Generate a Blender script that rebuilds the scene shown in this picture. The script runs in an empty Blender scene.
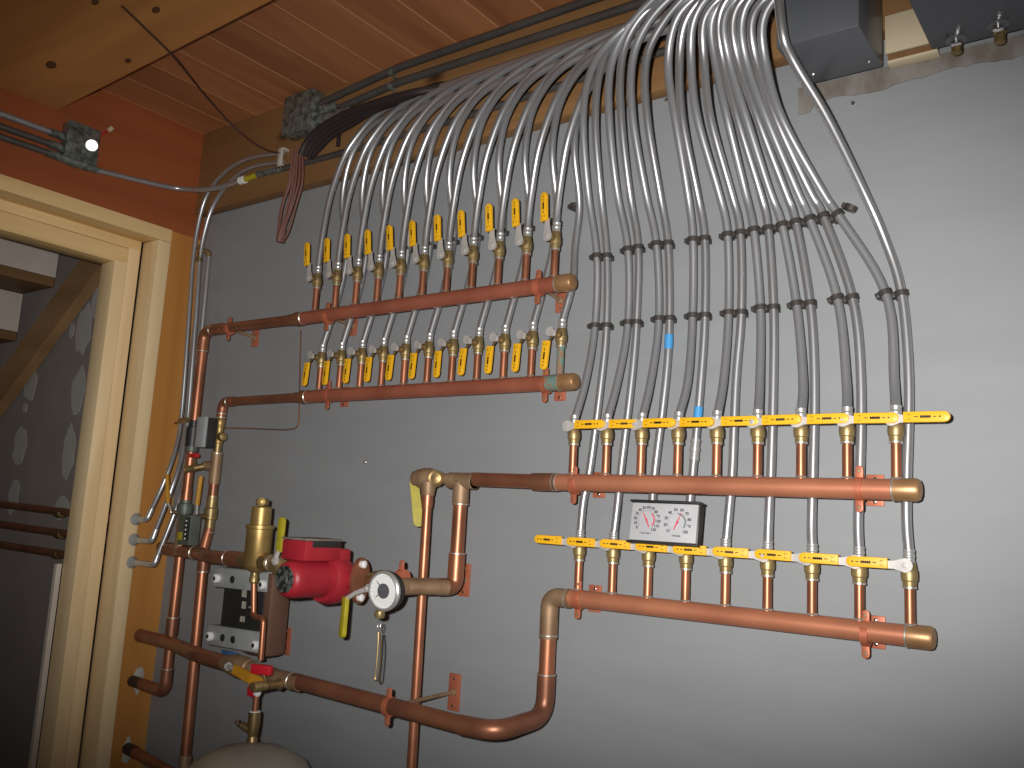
import bpy, bmesh, math, random
from mathutils import Vector, Matrix
SC = bpy.context.scene
COL = SC.collection
random.seed(7)

# ------------------------------------------------------------------ camera
F_PX = 886.76                       # focal length in pixels of a 1024 wide frame
CAM = Vector((2.525, -1.645, 1.45))
YAW, PITCH, ROLL = -0.638799, 0.153158, -0.0551995
def cam_axes():
    sa, ca, sb, cb = math.sin(YAW), math.cos(YAW), math.sin(PITCH), math.cos(PITCH)
    fwd = Vector((sa*cb, ca*cb, sb)); right = Vector((ca, -sa, 0)); down = fwd.cross(right)
    c, s = math.cos(ROLL), math.sin(ROLL)
    return right*c + down*s, -right*s + down*c, fwd
RT, DN, FW = cam_axes()
cd = bpy.data.cameras.new('camera'); cam = bpy.data.objects.new('camera', cd); COL.objects.link(cam)
cam.matrix_world = Matrix(((RT.x, -DN.x, -FW.x, CAM.x), (RT.y, -DN.y, -FW.y, CAM.y), (RT.z, -DN.z, -FW.z, CAM.z), (0, 0, 0, 1)))
cd.sensor_width = 36; cd.lens = F_PX/1024*36; cd.clip_start = .02
SC.camera = cam

# ------------------------------------------------------------------ light
w = bpy.data.worlds.new('world'); SC.world = w; w.use_nodes = True
bg = w.node_tree.nodes['Background']; bg.inputs[0].default_value = (1.0, .93, .85, 1); bg.inputs[1].default_value = .06
# the flash on the camera body, left of and above the lens
fl = bpy.data.lights.new('camera_flash', 'SPOT'); flo = bpy.data.objects.new('camera_flash', fl); COL.objects.link(flo)
fl.energy = 180; fl.shadow_soft_size = .012; fl.spot_size = math.radians(80); fl.spot_blend = .85
fl.color = (1.0, .985, .96)
flo.location = CAM - RT*.058 - DN*.036
aim = (FW + RT*.05 + DN*.005).normalized()
flo.rotation_euler = aim.to_track_quat('-Z', 'Y').to_euler()
flo.scale = (1.35, .76, 1)          # the flash throws a wide, flat beam
SC.view_settings.view_transform = 'Standard'; SC.view_settings.look = 'None'
SC.view_settings.gamma = 1; SC.view_settings.use_curve_mapping = False; SC.view_settings.exposure = 0.0

# ------------------------------------------------------------------ pixel readings -> points in the room
def ray(u, v): return RT*((u-512)/F_PX) + DN*((v-384)/F_PX) + FW
def at(u, v, y=0.0):
    d = ray(u, v); return CAM + d*((y-CAM.y)/d.y)
def atx(u, v, x=0.0):
    d = ray(u, v); return CAM + d*((x-CAM.x)/d.x)
def atz(u, v, z):
    d = ray(u, v); return CAM + d*((z-CAM.z)/d.z)

# ------------------------------------------------------------------ materials
def mat(name, col, rough=.5, metal=0.0, var=.0, vscale=8, stretch=(1, 1, 1), col2=None, bump=0, spec=None, coat=0, vlo=.35, vhi=.65, detail=4):
    m = bpy.data.materials.new(name); m.use_nodes = True; nt = m.node_tree; b = nt.nodes['Principled BSDF']
    b.inputs['Roughness'].default_value = rough; b.inputs['Metallic'].default_value = metal
    if spec is not None: b.inputs['Specular IOR Level'].default_value = spec
    if coat: b.inputs['Coat Weight'].default_value = coat
    b.inputs['Base Color'].default_value = (*col, 1)
    if var or col2:
        tc = nt.nodes.new('ShaderNodeTexCoord'); mp = nt.nodes.new('ShaderNodeMapping'); no = nt.nodes.new('ShaderNodeTexNoise')
        mp.inputs['Scale'].default_value = stretch; no.inputs['Scale'].default_value = vscale; no.inputs['Detail'].default_value = detail
        nt.links.new(tc.outputs['Object'], mp.inputs[0]); nt.links.new(mp.outputs[0], no.inputs['Vector'])
        r = nt.nodes.new('ShaderNodeValToRGB'); e = r.color_ramp.elements
        c2 = col2 or tuple(c*(1-var) for c in col)
        e[0].position = vlo; e[1].position = vhi; e[0].color = (*c2, 1); e[1].color = (*col, 1)
        nt.links.new(no.outputs[0], r.inputs[0]); nt.links.new(r.outputs[0], b.inputs['Base Color'])
        if bump:
            bp = nt.nodes.new('ShaderNodeBump'); bp.inputs['Strength'].default_value = bump; bp.inputs['Distance'].default_value = .004
            nt.links.new(no.outputs[0], bp.inputs['Height']); nt.links.new(bp.outputs[0], b.inputs['Normal'])
    return m

def wood(name, c1, c2, axis='X', scale=14, plank=None, seam=.012, rough=.6, knots=True, seam_col=None):
    """grain along one axis; plank = (axis across, width) divides it into boards"""
    m = bpy.data.materials.new(name); m.use_nodes = True; nt = m.node_tree; L = nt.links; N = nt.nodes.new
    b = nt.nodes['Principled BSDF']; b.inputs['Roughness'].default_value = rough; b.inputs['Specular IOR Level'].default_value = .3
    tc = N('ShaderNodeTexCoord'); sep = N('ShaderNodeSeparateXYZ'); L.new(tc.outputs['Object'], sep.inputs[0])
    off = N('ShaderNodeVectorMath'); off.operation = 'ADD'; L.new(tc.outputs['Object'], off.inputs[0])
    if plank:
        ax, wd = plank
        dv = N('ShaderNodeMath'); dv.operation = 'DIVIDE'; dv.inputs[1].default_value = wd; L.new(sep.outputs[ax], dv.inputs[0])
        fl_ = N('ShaderNodeMath'); fl_.operation = 'FLOOR'; L.new(dv.outputs[0], fl_.inputs[0])
        fr = N('ShaderNodeMath'); fr.operation = 'FRACT'; L.new(dv.outputs[0], fr.inputs[0])
        wn = N('ShaderNodeTexWhiteNoise'); wn.noise_dimensions = '1D'; L.new(fl_.outputs[0], wn.inputs['W'])
        sc_ = N('ShaderNodeVectorMath'); sc_.operation = 'SCALE'; sc_.inputs['Scale'].default_value = 7; L.new(wn.outputs['Color'], sc_.inputs[0])
        L.new(sc_.outputs[0], off.inputs[1])
    mp = N('ShaderNodeMapping'); L.new(off.outputs[0], mp.inputs[0])
    s = [1, 1, 1]; s['XYZ'.index(axis)] = .09; mp.inputs['Scale'].default_value = s
    no = N('ShaderNodeTexNoise'); no.inputs['Scale'].default_value = scale; no.inputs['Detail'].default_value = 6; no.inputs['Distortion'].default_value = .6
    L.new(mp.outputs[0], no.inputs['Vector'])
    r = N('ShaderNodeValToRGB'); r.color_ramp.elements[0].position = .3; r.color_ramp.elements[1].position = .7
    r.color_ramp.elements[0].color = (*c2, 1); r.color_ramp.elements[1].color = (*c1, 1); L.new(no.outputs[0], r.inputs[0])
    out = r.outputs[0]
    if knots:
        mk = N('ShaderNodeMapping'); L.new(off.outputs[0], mk.inputs[0]); sk = [1, 1, 1]; sk['XYZ'.index(axis)] = .55; mk.inputs['Scale'].default_value = sk
        vo = N('ShaderNodeTexVoronoi'); vo.inputs['Scale'].default_value = 4.2; L.new(mk.outputs[0], vo.inputs['Vector'])
        rk = N('ShaderNodeValToRGB'); rk.color_ramp.elements[0].position = .04; rk.color_ramp.elements[1].position = .11
        rk.color_ramp.elements[0].color = (.25, .2, .17, 1); rk.color_ramp.elements[1].color = (1, 1, 1, 1)
        L.new(vo.outputs['Distance'], rk.inputs[0])
        mx = N('ShaderNodeMix'); mx.data_type = 'RGBA'; mx.blend_type = 'MULTIPLY'; mx.inputs[0].default_value = 1
        L.new(out, mx.inputs[6]); L.new(rk.outputs[0], mx.inputs[7]); out = mx.outputs[2]
    if plank:
        lt = N('ShaderNodeMath'); lt.operation = 'LESS_THAN'; lt.inputs[1].default_value = seam; L.new(fr.outputs[0], lt.inputs[0])
        mv = N('ShaderNodeMix'); mv.data_type = 'RGBA'; mv.blend_type = 'MULTIPLY'; mv.inputs[0].default_value = .22
        L.new(out, mv.inputs[6]); L.new(wn.outputs['Value'], mv.inputs[7])
        ms = N('ShaderNodeMix'); ms.data_type = 'RGBA'; L.new(lt.outputs[0], ms.inputs[0]); L.new(mv.outputs[2], ms.inputs[6])
        ms.inputs[7].default_value = (*(seam_col or tuple(c*1.5 for c in c1)), 1); out = ms.outputs[2]
    L.new(out, b.inputs['Base Color'])
    return m

M = {}
M['wall'] = mat('grey_wall_paint', (.255, .262, .27), .62, var=.07, vscale=3, stretch=(1, 1, 4), bump=.05, detail=8)
M['drywall'] = mat('bare_drywall', (.30, .255, .23), .85, var=.12, vscale=4)
M['mud'] = mat('drywall_compound', (.46, .44, .41), .85, var=.1, vscale=14)
M['ceiling'] = wood('ceiling_boards', (.50, .205, .085), (.33, .12, .05), 'Y', 12, ('X', .137), .035, seam_col=(.62, .31, .14))
M['beam'] = wood('brown_beam', (.62, .28, .085), (.42, .17, .05), 'X', 10)
M['ledger'] = wood('ledger_wood', (.29, .155, .062), (.205, .10, .037), 'X', 14)
M['ply'] = wood('plywood_red', (.31, .085, .027), (.23, .056, .016), 'Y', 6, knots=False)
M['plyv'] = wood('plywood_orange', (.54, .26, .064), (.41, .165, .036), 'Z', 6, knots=False)
M['studv'] = wood('stud_pine', (.84, .65, .39), (.70, .51, .27), 'Z', 18)
M['studh'] = wood('stud_pine_level', (.80, .58, .29), (.66, .45, .20), 'Y', 18)
M['stair'] = wood('stair_wood', (.26, .14, .06), (.17, .085, .038), 'Y', 10)
M['stringer'] = wood('stringer_wood', (.36, .21, .095), (.25, .14, .06), 'X', 10)
M['riser'] = mat('riser_board', (.64, .56, .49), .8, var=.1)
M['board'] = wood('pale_board', (.66, .56, .40), (.55, .45, .30), 'X', 8, knots=False)
M['raw'] = mat('raw_wall_edge', (.22, .20, .18), .8, col2=(.155, .125, .10), vscale=30, stretch=(1, 1, .4), vlo=.4, vhi=.6)
M['knot'] = mat('knot_wood', (.16, .06, .02), .6, col2=(.07, .025, .01), vscale=40)
M['capcopper'] = mat('cap_copper', (.44, .25, .12), .42, .5, col2=(.32, .17, .075), vscale=14)
M['concrete'] = mat('concrete_floor', (.22, .21, .2), .85, var=.2, vscale=6)
M['copper'] = mat('copper_pipe', (.50, .20, .108), .40, .72, col2=(.30, .118, .064), vscale=9, stretch=(1, 1, 1), vlo=.3, vhi=.62, detail=5)
M['header'] = mat('dull_copper', (.60, .235, .128), .40, .45, col2=(.46, .165, .09), vscale=7, vlo=.3, vhi=.65)
M['headerleft'] = mat('reddened_copper', (.46, .15, .09), .42, .40, col2=(.34, .10, .06), vscale=8, vlo=.3, vhi=.65)
M['darkcopper'] = mat('tarnished_copper', (.37, .15, .08), .42, .6, col2=(.24, .10, .06), vscale=11)
M['dusty'] = mat('dusty_fitting', (.36, .235, .135), .55, .45, col2=(.25, .15, .085), vscale=20)
M['patina'] = mat('green_patina', (.13, .225, .19), .8, .1, col2=(.25, .15, .09), vscale=70, vlo=.42, vhi=.54)
M['brass'] = mat('brass', (.40, .29, .13), .42, .6, col2=(.20, .145, .06), vscale=25)
M['brassdark'] = mat('aged_brass', (.36, .25, .11), .42, .75, col2=(.24, .16, .07), vscale=22)
M['brasscast'] = mat('cast_brass', (.46, .31, .11), .42, .65, col2=(.30, .195, .065), vscale=14)
M['solder'] = mat('solder', (.66, .63, .56), .35, .8)
M['hanger'] = mat('copper_plated_bracket', (.53, .165, .09), .5, .35, col2=(.40, .115, .06), vscale=18)
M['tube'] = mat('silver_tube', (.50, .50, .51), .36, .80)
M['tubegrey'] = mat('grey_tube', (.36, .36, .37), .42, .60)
M['crimp'] = mat('steel_crimp', (.56, .555, .54), .33, .65)
M['zinc'] = mat('zinc_lever', (.52, .49, .46), .45, .25, var=.15, vscale=60)
M['yellow'] = mat('yellow_vinyl', (.80, .42, .012), .45)
M['mark'] = mat('dark_print', (.035, .022, .005), .6)
M['oldyellow'] = mat('greenish_yellow_vinyl', (.42, .35, .018), .45, var=.2, vscale=40)
M['orangevinyl'] = mat('orange_vinyl', (.55, .26, .02), .45, var=.2, vscale=40)
M['black'] = mat('black_plastic', (.022, .021, .02), .45)
M['rubber'] = mat('black_rubber', (.028, .02, .02), .42, spec=.4)
M['clip'] = mat('clip_plastic', (.045, .038, .034), .5)
M['grey'] = mat('grey_enamel', (.105, .11, .12), .38, var=.1, vscale=4)
M['panelgrey'] = mat('dark_grey_enamel', (.07, .076, .09), .35, var=.1, vscale=4)
M['ltgrey'] = mat('light_grey_plastic', (.33, .345, .35), .5)
M['galv'] = mat('galvanized_steel', (.27, .29, .26), .35, .5, col2=(.075, .085, .075), vscale=55, bump=.5)
M['zincplate'] = mat('zinc_plate', (.45, .47, .46), .5, .3, var=.2, vscale=15)
M['mirror'] = mat('bright_steel', (.85, .83, .8), .22, 1)
M['conduit'] = mat('weathered_conduit', (.14, .13, .12), .45, .6, var=.2, vscale=12)
M['red'] = mat('red_enamel', (.36, .018, .03), .45, var=.18, vscale=16)
M['redhandle'] = mat('red_vinyl', (.5, .012, .025), .4)
M['dust'] = mat('dusty_top', (.20, .165, .14), .85, var=.3, vscale=40)
M['ventgrille'] = mat('cooling_disc', (.12, .13, .12), .5, .3, col2=(.02, .02, .02), vscale=75, vlo=.45, vhi=.55)
M['hx'] = mat('exchanger_copper', (.19, .10, .066), .5, .4, var=.15, vscale=12)
M['white'] = mat('white_plastic', (.75, .74, .72), .5)
M['dial'] = mat('dial_face', (.47, .46, .475), .45, spec=.3, var=.10, vscale=20)
M['ink'] = mat('dial_ink', (.08, .08, .09), .6)
M['grayink'] = mat('pale_ink', (.40, .39, .40), .6)
M['redink'] = mat('red_ink', (.62, .05, .10), .5)
M['greenink'] = mat('green_ink', (.12, .18, .17), .5)
M['blue'] = mat('blue_tape', (.06, .30, .62), .45)
M['brownwire'] = mat('brown_wire', (.17, .075, .06), .45)
M['tank'] = mat('tank_enamel', (.36, .325, .265), .5, var=.1, vscale=6)
M['thinwire'] = mat('dark_wire', (.06, .028, .02), .5)
M['putty'] = mat('putty', (.45, .42, .36), .9)
M['beige'] = mat('beige_plastic', (.55, .45, .30), .5)
M['greencap'] = mat('green_grey_cap', (.13, .15, .12), .5, .3, var=.25, vscale=25)
M['label'] = mat('printed_label', (.42, .38, .33), .6, var=.35, vscale=90)
M['bluelabel'] = mat('blue_label', (.05, .12, .25), .5)

# ------------------------------------------------------------------ mesh building
class MB:
    def __init__(s): s.bm = bmesh.new(); s.mats = []; s.cur = 0
    def use(s, m):
        m = M[m] if isinstance(m, str) else m
        if m not in s.mats: s.mats.append(m)
        s.cur = s.mats.index(m); return s
    def face(s, vs):
        try: f = s.bm.faces.new(vs); f.material_index = s.cur; f.smooth = True
        except ValueError: pass
    def ring(s, c, a, b, r, n): return [s.bm.verts.new(c + a*(r*math.cos(2*math.pi*i/n)) + b*(r*math.sin(2*math.pi*i/n))) for i in range(n)]
    def skin(s, rings, cap=True):
        n = len(rings[0])
        for p, q in zip(rings, rings[1:]):
            for i in range(n): s.face([p[i], p[(i+1) % n], q[(i+1) % n], q[i]])
        if cap: s.face(rings[0][::-1]); s.face(rings[-1])
    def tube(s, pts, r, n=12, cap=True):
        pts = [Vector(p) for p in pts]; rings = []
        t0 = (pts[1]-pts[0]).normalized(); a = t0.orthogonal().normalized(); b = t0.cross(a)
        for i, p in enumerate(pts):
            t = ((pts[min(i+1, len(pts)-1)]-pts[max(i-1, 0)])).normalized()
            q = t0.rotation_difference(t); a = (q @ a); a = (a - t*a.dot(t)).normalized(); b = t.cross(a); t0 = t
            rr = r[i] if isinstance(r, (list, tuple)) else r
            rings.append(s.ring(p, a, b, rr, n))
        s.skin(rings, cap); return s
    def lathe(s, o, axis, prof, n=20):
        o = Vector(o); ax = Vector(axis).normalized(); a = ax.orthogonal().normalized(); b = ax.cross(a); rings = []
        for t, r in prof: rings.append(s.ring(o+ax*t, a, b, max(r, 1e-5), n))
        s.skin(rings); return s
    def box(s, c, size, rot=None, bev=0.0, seg=2):
        t = bmesh.new(); bmesh.ops.create_cube(t, size=1)
        for v in t.verts: v.co = Vector((v.co.x*size[0], v.co.y*size[1], v.co.z*size[2]))
        if bev: bmesh.ops.bevel(t, geom=list(t.edges), offset=bev, segments=seg, affect='EDGES', profile=.5)
        s.merge(t, Matrix.Translation(Vector(c)) @ (rot.to_4x4() if rot else Matrix.Identity(4))); return s
    def box2(s, lo, hi, bev=0.0):
        lo, hi = Vector(lo), Vector(hi); return s.box((lo+hi)/2, hi-lo, None, bev)
    def prism(s, pts, mtx, th, bev=0.0):
        """2-D outline in the local xy plane, extruded by th along local z"""
        t = bmesh.new(); vs = [t.verts.new((p[0], p[1], 0)) for p in pts]; f = t.faces.new(vs)
        r = bmesh.ops.extrude_face_region(t, geom=[f])
        for e in r['geom']:
            if isinstance(e, bmesh.types.BMVert): e.co.z += th
        bmesh.ops.recalc_face_normals(t, faces=t.faces)
        if bev:
            top = [e for e in t.edges if all(abs(v.co.z-th) < 1e-7 for v in e.verts)]
            bmesh.ops.bevel(t, geom=top, offset=bev, segments=2, affect='EDGES', profile=.5)
        s.merge(t, mtx); return s
    def merge(s, t, mtx):
        mp = {v: s.bm.verts.new(mtx @ v.co) for v in t.verts}
        for f in t.faces: s.face([mp[v] for v in f.verts])
        t.free()

def link(name, mb, parent=None, root=None, origin=None):
    bm = mb.bm
    if root is None:
        if origin is None:
            co = [v.co for v in bm.verts]
            lo = Vector([min(c[i] for c in co) for i in range(3)]); hi = Vector([max(c[i] for c in co) for i in range(3)])
            origin = Vector(((lo.x+hi.x)/2, (lo.y+hi.y)/2, lo.z))
    else: origin = root.location
    bmesh.ops.translate(bm, vec=-Vector(origin), verts=bm.verts)
    bmesh.ops.recalc_face_normals(bm, faces=bm.faces)
    me = bpy.data.meshes.new(name); bm.to_mesh(me); bm.free()
    for m in mb.mats: me.materials.append(m)
    me.set_sharp_from_angle(angle=math.radians(35))
    o = bpy.data.objects.new(name, me); COL.objects.link(o)
    if parent is not None: o.parent = parent
    else: o.location = origin
    return o
def tag(o, label, cat, group=None):
    o['label'] = label; o['category'] = cat
    if group: o['group'] = group
    return o
def thing(name, label, cat, loc, group=None):
    o = bpy.data.objects.new(name, None); o.empty_display_size = .02; COL.objects.link(o); o.location = Vector(loc)
    return tag(o, label, cat, group)
class T:
    """a thing and its parts"""
    def __init__(s, name, label, cat, loc, group=None): s.root = thing(name, label, cat, loc, group)
    def part(s, name, mb, parent=None, label=None):
        o = link(name, mb, parent or s.root, s.root)
        if label: o['label'] = label
        return o
def single(name, mb, label, cat, group=None): return tag(link(name, mb), label, cat, group)
def struct(name, mb): o = link(name, mb, origin=(0, 0, 0)); o['kind'] = 'structure'; return o
def dup(root, loc, label, group):
    r = root.copy(); COL.objects.link(r); r.location = loc; r['label'] = label; r['group'] = group
    for ch in list(root.children):
        c = ch.copy(); COL.objects.link(c); c.parent = r
        for g in ch.children:
            d = g.copy(); COL.objects.link(d); d.parent = c
    return r
def fillet(pts, rad, n=6):
    """polyline with rounded corners"""
    pts = [Vector(p) for p in pts]; out = [pts[0]]
    for a, b, c in zip(pts, pts[1:], pts[2:]):
        u = (a-b); v = (c-b); d = min(rad, u.length*.49, v.length*.49); p = b+u.normalized()*d; q = b+v.normalized()*d
        for i in range(n+1):
            t = i/n; out.append(p*(1-t)**2 + b*2*t*(1-t) + q*t*t)
    out.append(pts[-1]); return out
def spline(pts, n=6):
    P = [Vector(p) for p in pts]; P = [P[0]*2-P[1]] + P + [P[-1]*2-P[-2]]; out = []
    for i in range(1, len(P)-2):
        a, b, c, d = P[i-1:i+3]
        for k in range(n):
            t = k/n
            out.append(.5*((2*b) + (c-a)*t + (2*a-5*b+4*c-d)*t*t + (3*b-a-3*c+d)*t**3))
    out.append(P[-2]); return out
def smooth(pts, it=6):
    pts = [p.copy() for p in pts]
    for _ in range(it):
        q = [pts[0]] + [(pts[i-1]+pts[i]*2+pts[i+1])/4 for i in range(1, len(pts)-1)] + [pts[-1]]; pts = q
    return pts
def frame(o, x, y, z): return Matrix(((x[0], y[0], z[0], o[0]), (x[1], y[1], z[1], o[1]), (x[2], y[2], z[2], o[2]), (0, 0, 0, 1)))
def facing(o, ang=0):
    """local xy plane facing the room (-Y); ang turns it about the view axis"""
    c, s = math.cos(ang), math.sin(ang)
    return frame(o, (c, 0, s), (-s, 0, c), (0, -1, 0))
def disc(r, n=20, a0=0, a1=2*math.pi, full=True):
    return [(r*math.cos(a0+(a1-a0)*i/(n if full else n-1)), r*math.sin(a0+(a1-a0)*i/(n if full else n-1))) for i in range(n)]
def arc_band(r0, r1, a0, a1, n=20):
    return [(r1*math.cos(a0+(a1-a0)*i/n), r1*math.sin(a0+(a1-a0)*i/n)) for i in range(n+1)] + [(r0*math.cos(a1-(a1-a0)*i/n), r0*math.sin(a1-(a1-a0)*i/n)) for i in range(n+1)]
def text_into(mb, s, size, mtx, th=.0004):
    cu = bpy.data.curves.new('t', 'FONT'); cu.body = s; cu.size = size; cu.offset = size*.03; cu.align_x = 'CENTER'; cu.align_y = 'CENTER'
    ob = bpy.data.objects.new('t', cu); COL.objects.link(ob)
    dg = bpy.context.evaluated_depsgraph_get(); me = bpy.data.meshes.new_from_object(ob.evaluated_get(dg))
    t = bmesh.new(); t.from_mesh(me); bmesh.ops.triangulate(t, faces=t.faces)
    r = bmesh.ops.extrude_face_region(t, geom=list(t.faces))
    for e in r['geom']:
        if isinstance(e, bmesh.types.BMVert): e.co.z += th
    mb.merge(t, mtx)
    bpy.data.objects.remove(ob); bpy.data.curves.remove(cu); bpy.data.meshes.remove(me)
ORD = ['first', 'second', 'third', 'fourth', 'fifth', 'sixth', 'seventh', 'eighth', 'ninth', 'tenth', 'eleventh']
X, Y, Z = Vector((1, 0, 0)), Vector((0, 1, 0)), Vector((0, 0, 1))

# ================================================================== the setting
CEIL = 2.664; BEAMZ = 2.386
b = MB().use('concrete').box2((-3, -4.5, -.1), (4.6, .2, 0)); struct('floor', b)
b = MB().use('wall').box2((-.16, 0, 0), (4.6, .12, CEIL+.1)); struct('wall_back', b)
b = MB().use('ceiling').box2((-.16, -4.5, CEIL), (4.6, .12, CEIL+.04)); struct('ceiling', b)
# left wall: sheathing above and beside the doorway
b = MB()
b.use('ply').box2((-.14, -.98, 2.306), (0, 0, CEIL)).box2((-.14, -4.5, 0), (0, -.98, CEIL))
b.use('plyv').box2((-.14, -.116, 0), (0, 0, 2.306))
struct('wall_left', b)
# rough door frame of 2x4s
d = thing('door_1', 'rough pine doorway frame', 'doorway', (0, -.2, 0)); del d['label']; del d['category']; d['kind'] = 'structure'
def dpart(name, m, lo, hi):
    o = link(name, MB().use(m).box2(lo, hi, .002), d, d); return o
dpart('trimmer_stud', 'studv', (-.075, -.160, 0), (.012, -.116, 2.262))
dpart('king_stud', 'studv', (-.150, -.205, 0), (-.072, -.166, 2.235))
dpart('jack_stud', 'studv', (-.150, -.246, 0), (-.074, -.2055, 2.184))
dpart('head_board', 'studh', (-.075, -.94, 2.263), (.012, -.116, 2.3055))
dpart('header', 'studh', (-.150, -.94, 2.232), (-.072, -.166, 2.277))
dpart('header', 'studh', (-.158, -.94, 2.179), (-.075, -.206, 2.231))
dpart('trimmer_stud', 'studv', (-.075, -.98, 0), (.012, -.941, 2.3055))
dpart('king_stud', 'studv', (-.150, -.94, 0), (-.072, -.86, 2.179))
b = MB().use('riser').box2((-.168, -.262, 0), (-.153, -.247, 1.25)); struct('trim_1', b)
# the room beyond the doorway: drywall with joint compound, at the foot of a stair
struct('wall_far', MB().use('drywall').box2((-3.1, -4.5, 0), (-3, .1, 3.4)))
b = MB().use('drywall').box2((-2.999, 0, 0), (-.161, .1, 3.4))
rs = random.Random(3)
def blob(cx, cz, rx, rz):
    n = 14; b.use('mud').prism([(rx*(.75+.4*rs.random())*math.cos(2*math.pi*i/n), rz*(.75+.4*rs.random())*math.sin(2*math.pi*i/n)) for i in range(n)], facing((cx, 0, cz)), .0015)
for u, v, rx, rz in ((84, 330, .055, .1), (78, 390, .045, .085), (30, 384, .05, .075), (69, 452, .042, .10), (20, 446, .055, .085), (62, 508, .05, .05), (14, 495, .04, .07), (72, 330, .02, .03), (25, 408, .02, .02), (96, 300, .03, .07)):
    p = at(u, v, 0); blob(p.x, p.z, rx, rz)
struct('wall_stairwell', b)
# strip of raw, unpainted sheathing along the top of the grey wall at the right
rr = random.Random(4); xs = [1.972+.012*i for i in range(120)]
b = MB().use('raw').prism([(xs[-1], 2.33), (xs[0], 2.33)] + [(x, (2.292 if x > 2.0 else 2.272)+rr.uniform(-.003, .003)+.004*math.sin(x*23)) for x in xs], facing((0, 0, 0)), .0025); struct('trim_2', b)

# ledger on top of the grey wall, and the big beam across the ceiling
b = MB().use('ledger').box2((0, -.038, BEAMZ), (3.4, -.0005, CEIL-.0005), .002)
single('ledger_board', b, 'long brown timber ledger along the top of the grey wall', 'beam')
t = T('ceiling_beam', 'broad flat brown timber beam with knots crossing overhead at top left', 'beam', (2.2, -1, 2.545))
t.part('timber', MB().use('beam').prism([(.002, -1.5), (4.5, -1.5), (4.5, -.662), (.002, -.513)], frame((0, 0, 2.545), (1, 0, 0), (0, 1, 0), (0, 0, 1)), CEIL-2.5455))
for u, v, a_ in ((51, 65, .016), (128, 61, .010), (156, 10, .011), (95, 2, .010)):
    q = atz(u, v, 2.5445); t.part('knot', MB().use('knot').prism([(a_*1.5*math.cos(k*.393), a_*.75*math.sin(k*.393)) for k in range(16)], frame(q, (.96, -.28, 0), (.28, .96, 0), (0, 0, 1)), .0008))
b = MB().use('board').box2((2.1465, -.045, 2.334), (2.2245, -.0385, 2.408), .001).box2((2.1465, -.0385, 2.345), (2.2245, -.0035, 2.384)).box2((2.1465, -.030, 2.322), (2.232, -.0035, 2.327), .001).use('stair').box2((2.1465, -.024, 2.3275), (2.230, -.0035, 2.344))  # last dark brown strip is shade under the board, put in as colour
single('backing_board', b, 'pale plywood backing board between the two grey electrical boxes', 'board')

# ================================================================== manifolds
HR = .0175
def solder_ring(mb, p, axis, r): mb.use('solder').lathe(Vector(p)-Vector(axis)*.002, axis, [(0, r), (.001, r+.0012), (.003, r+.0012), (.004, r)], 20)
XL = [.700+.0771*i for i in range(11)]
XRT = [1.544+.0783*i for i in range(9)]
XRB = [1.548+.0791*i for i in range(9)]
def manifold(name_label, x0, x1, y, z, xs, ztop, stubmats, extra=None):
    t = T('copper_manifold', name_label, 'copper header', (x0, y, z), 'copper header manifolds')
    h = MB().use('header' if x0 > 1 else 'headerleft').tube([(x0, y, z), (x1-.02, y, z)], HR, 24); solder_ring(h, (x0+.002, y, z), X, HR)
    hp = t.part('header_pipe', h)
    c = MB().use('capcopper').lathe((x1-.04, y, z), X, [(0, HR+.0015), (.034, HR+.0015), (.039, HR-.001), (.041, HR-.006), (.042, 0)], 24); solder_ring(c, (x1-.041, y, z), X, HR+.0008)
    t.part('end_cap', c)
    for x, m in zip(xs, stubmats):
        s = MB().use(m).tube([(x, y, z+HR*.6), (x, y, ztop)], .0083, 16)
        if m == 'patina': s.lathe((x-.012, y, z), X, [(-.02, HR+.0006), (.02, HR+.0006)], 20)
        s.use('solder').lathe((x, y, z+HR-.001), Z, [(0, .0105), (.002, .0098), (.0035, .0085)], 16)
        t.part('branch_stub', s, label='branch stub crusted with green corrosion' if m == 'patina' else None)
    if extra: extra(t)
    return t
def ex_ul(t):
    e = MB().use('darkcopper').tube([(.30, -.095, 1.965), (.655, -.095, 1.9625)], .0143, 20); e.lathe((.60, -.095, 1.9628), X, [(0, .0158), (.02, .0160), (.03, HR+.0015), (.056, HR+.0015)], 20)
    t.part('feed_pipe', e)
    e = MB().use('darkcopper').tube(fillet([(.30, -.095, 1.965), (.21, -.095, 1.965), (.21, -.095, 1.90)], .042, 8), .0165, 20); solder_ring(e, (.25, -.095, 1.965), X, .0158); solder_ring(e, (.21, -.095, 1.902), Z, .0162)
    t.part('elbow', e)
    t.part('riser_pipe', MB().use('copper').tube([(.21, -.095, 1.91), (.21, -.095, 1.77)], .0143, 20))
def ex_ll(t):
    e = MB().use('darkcopper').tube([(.33, -.06, 1.751), (.665, -.06, 1.752)], .0125, 20); e.lathe((.61, -.06, 1.752), X, [(0, .0140), (.02, .0145), (.03, HR+.001), (.05, HR+.001)], 20)
    t.part('feed_pipe', e)
    e = MB().use('darkcopper').tube(fillet([(.34, -.06, 1.751), (.29, -.06, 1.751), (.29, -.062, 1.70)], .035, 8), .0148, 20); solder_ring(e, (.318, -.06, 1.751), X, .0142); solder_ring(e, (.29, -.062, 1.704), Z, .0146)
    t.part('elbow', e)
def ex_rt(t):
    e = MB().use('copper').tube([(1.285, -.1, 1.537), (1.51, -.1, 1.5345)], .0155, 20); t.part('feed_pipe', e)
    e = MB().use('darkcopper').lathe((1.445, -.1, 1.5345), X, [(0, .0155), (.001, HR+.0008), (.02, HR+.0015), (.062, HR+.0015)], 20); solder_ring(e, (1.503, -.1, 1.5345), X, HR+.0005); t.part('coupling', e)
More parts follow.
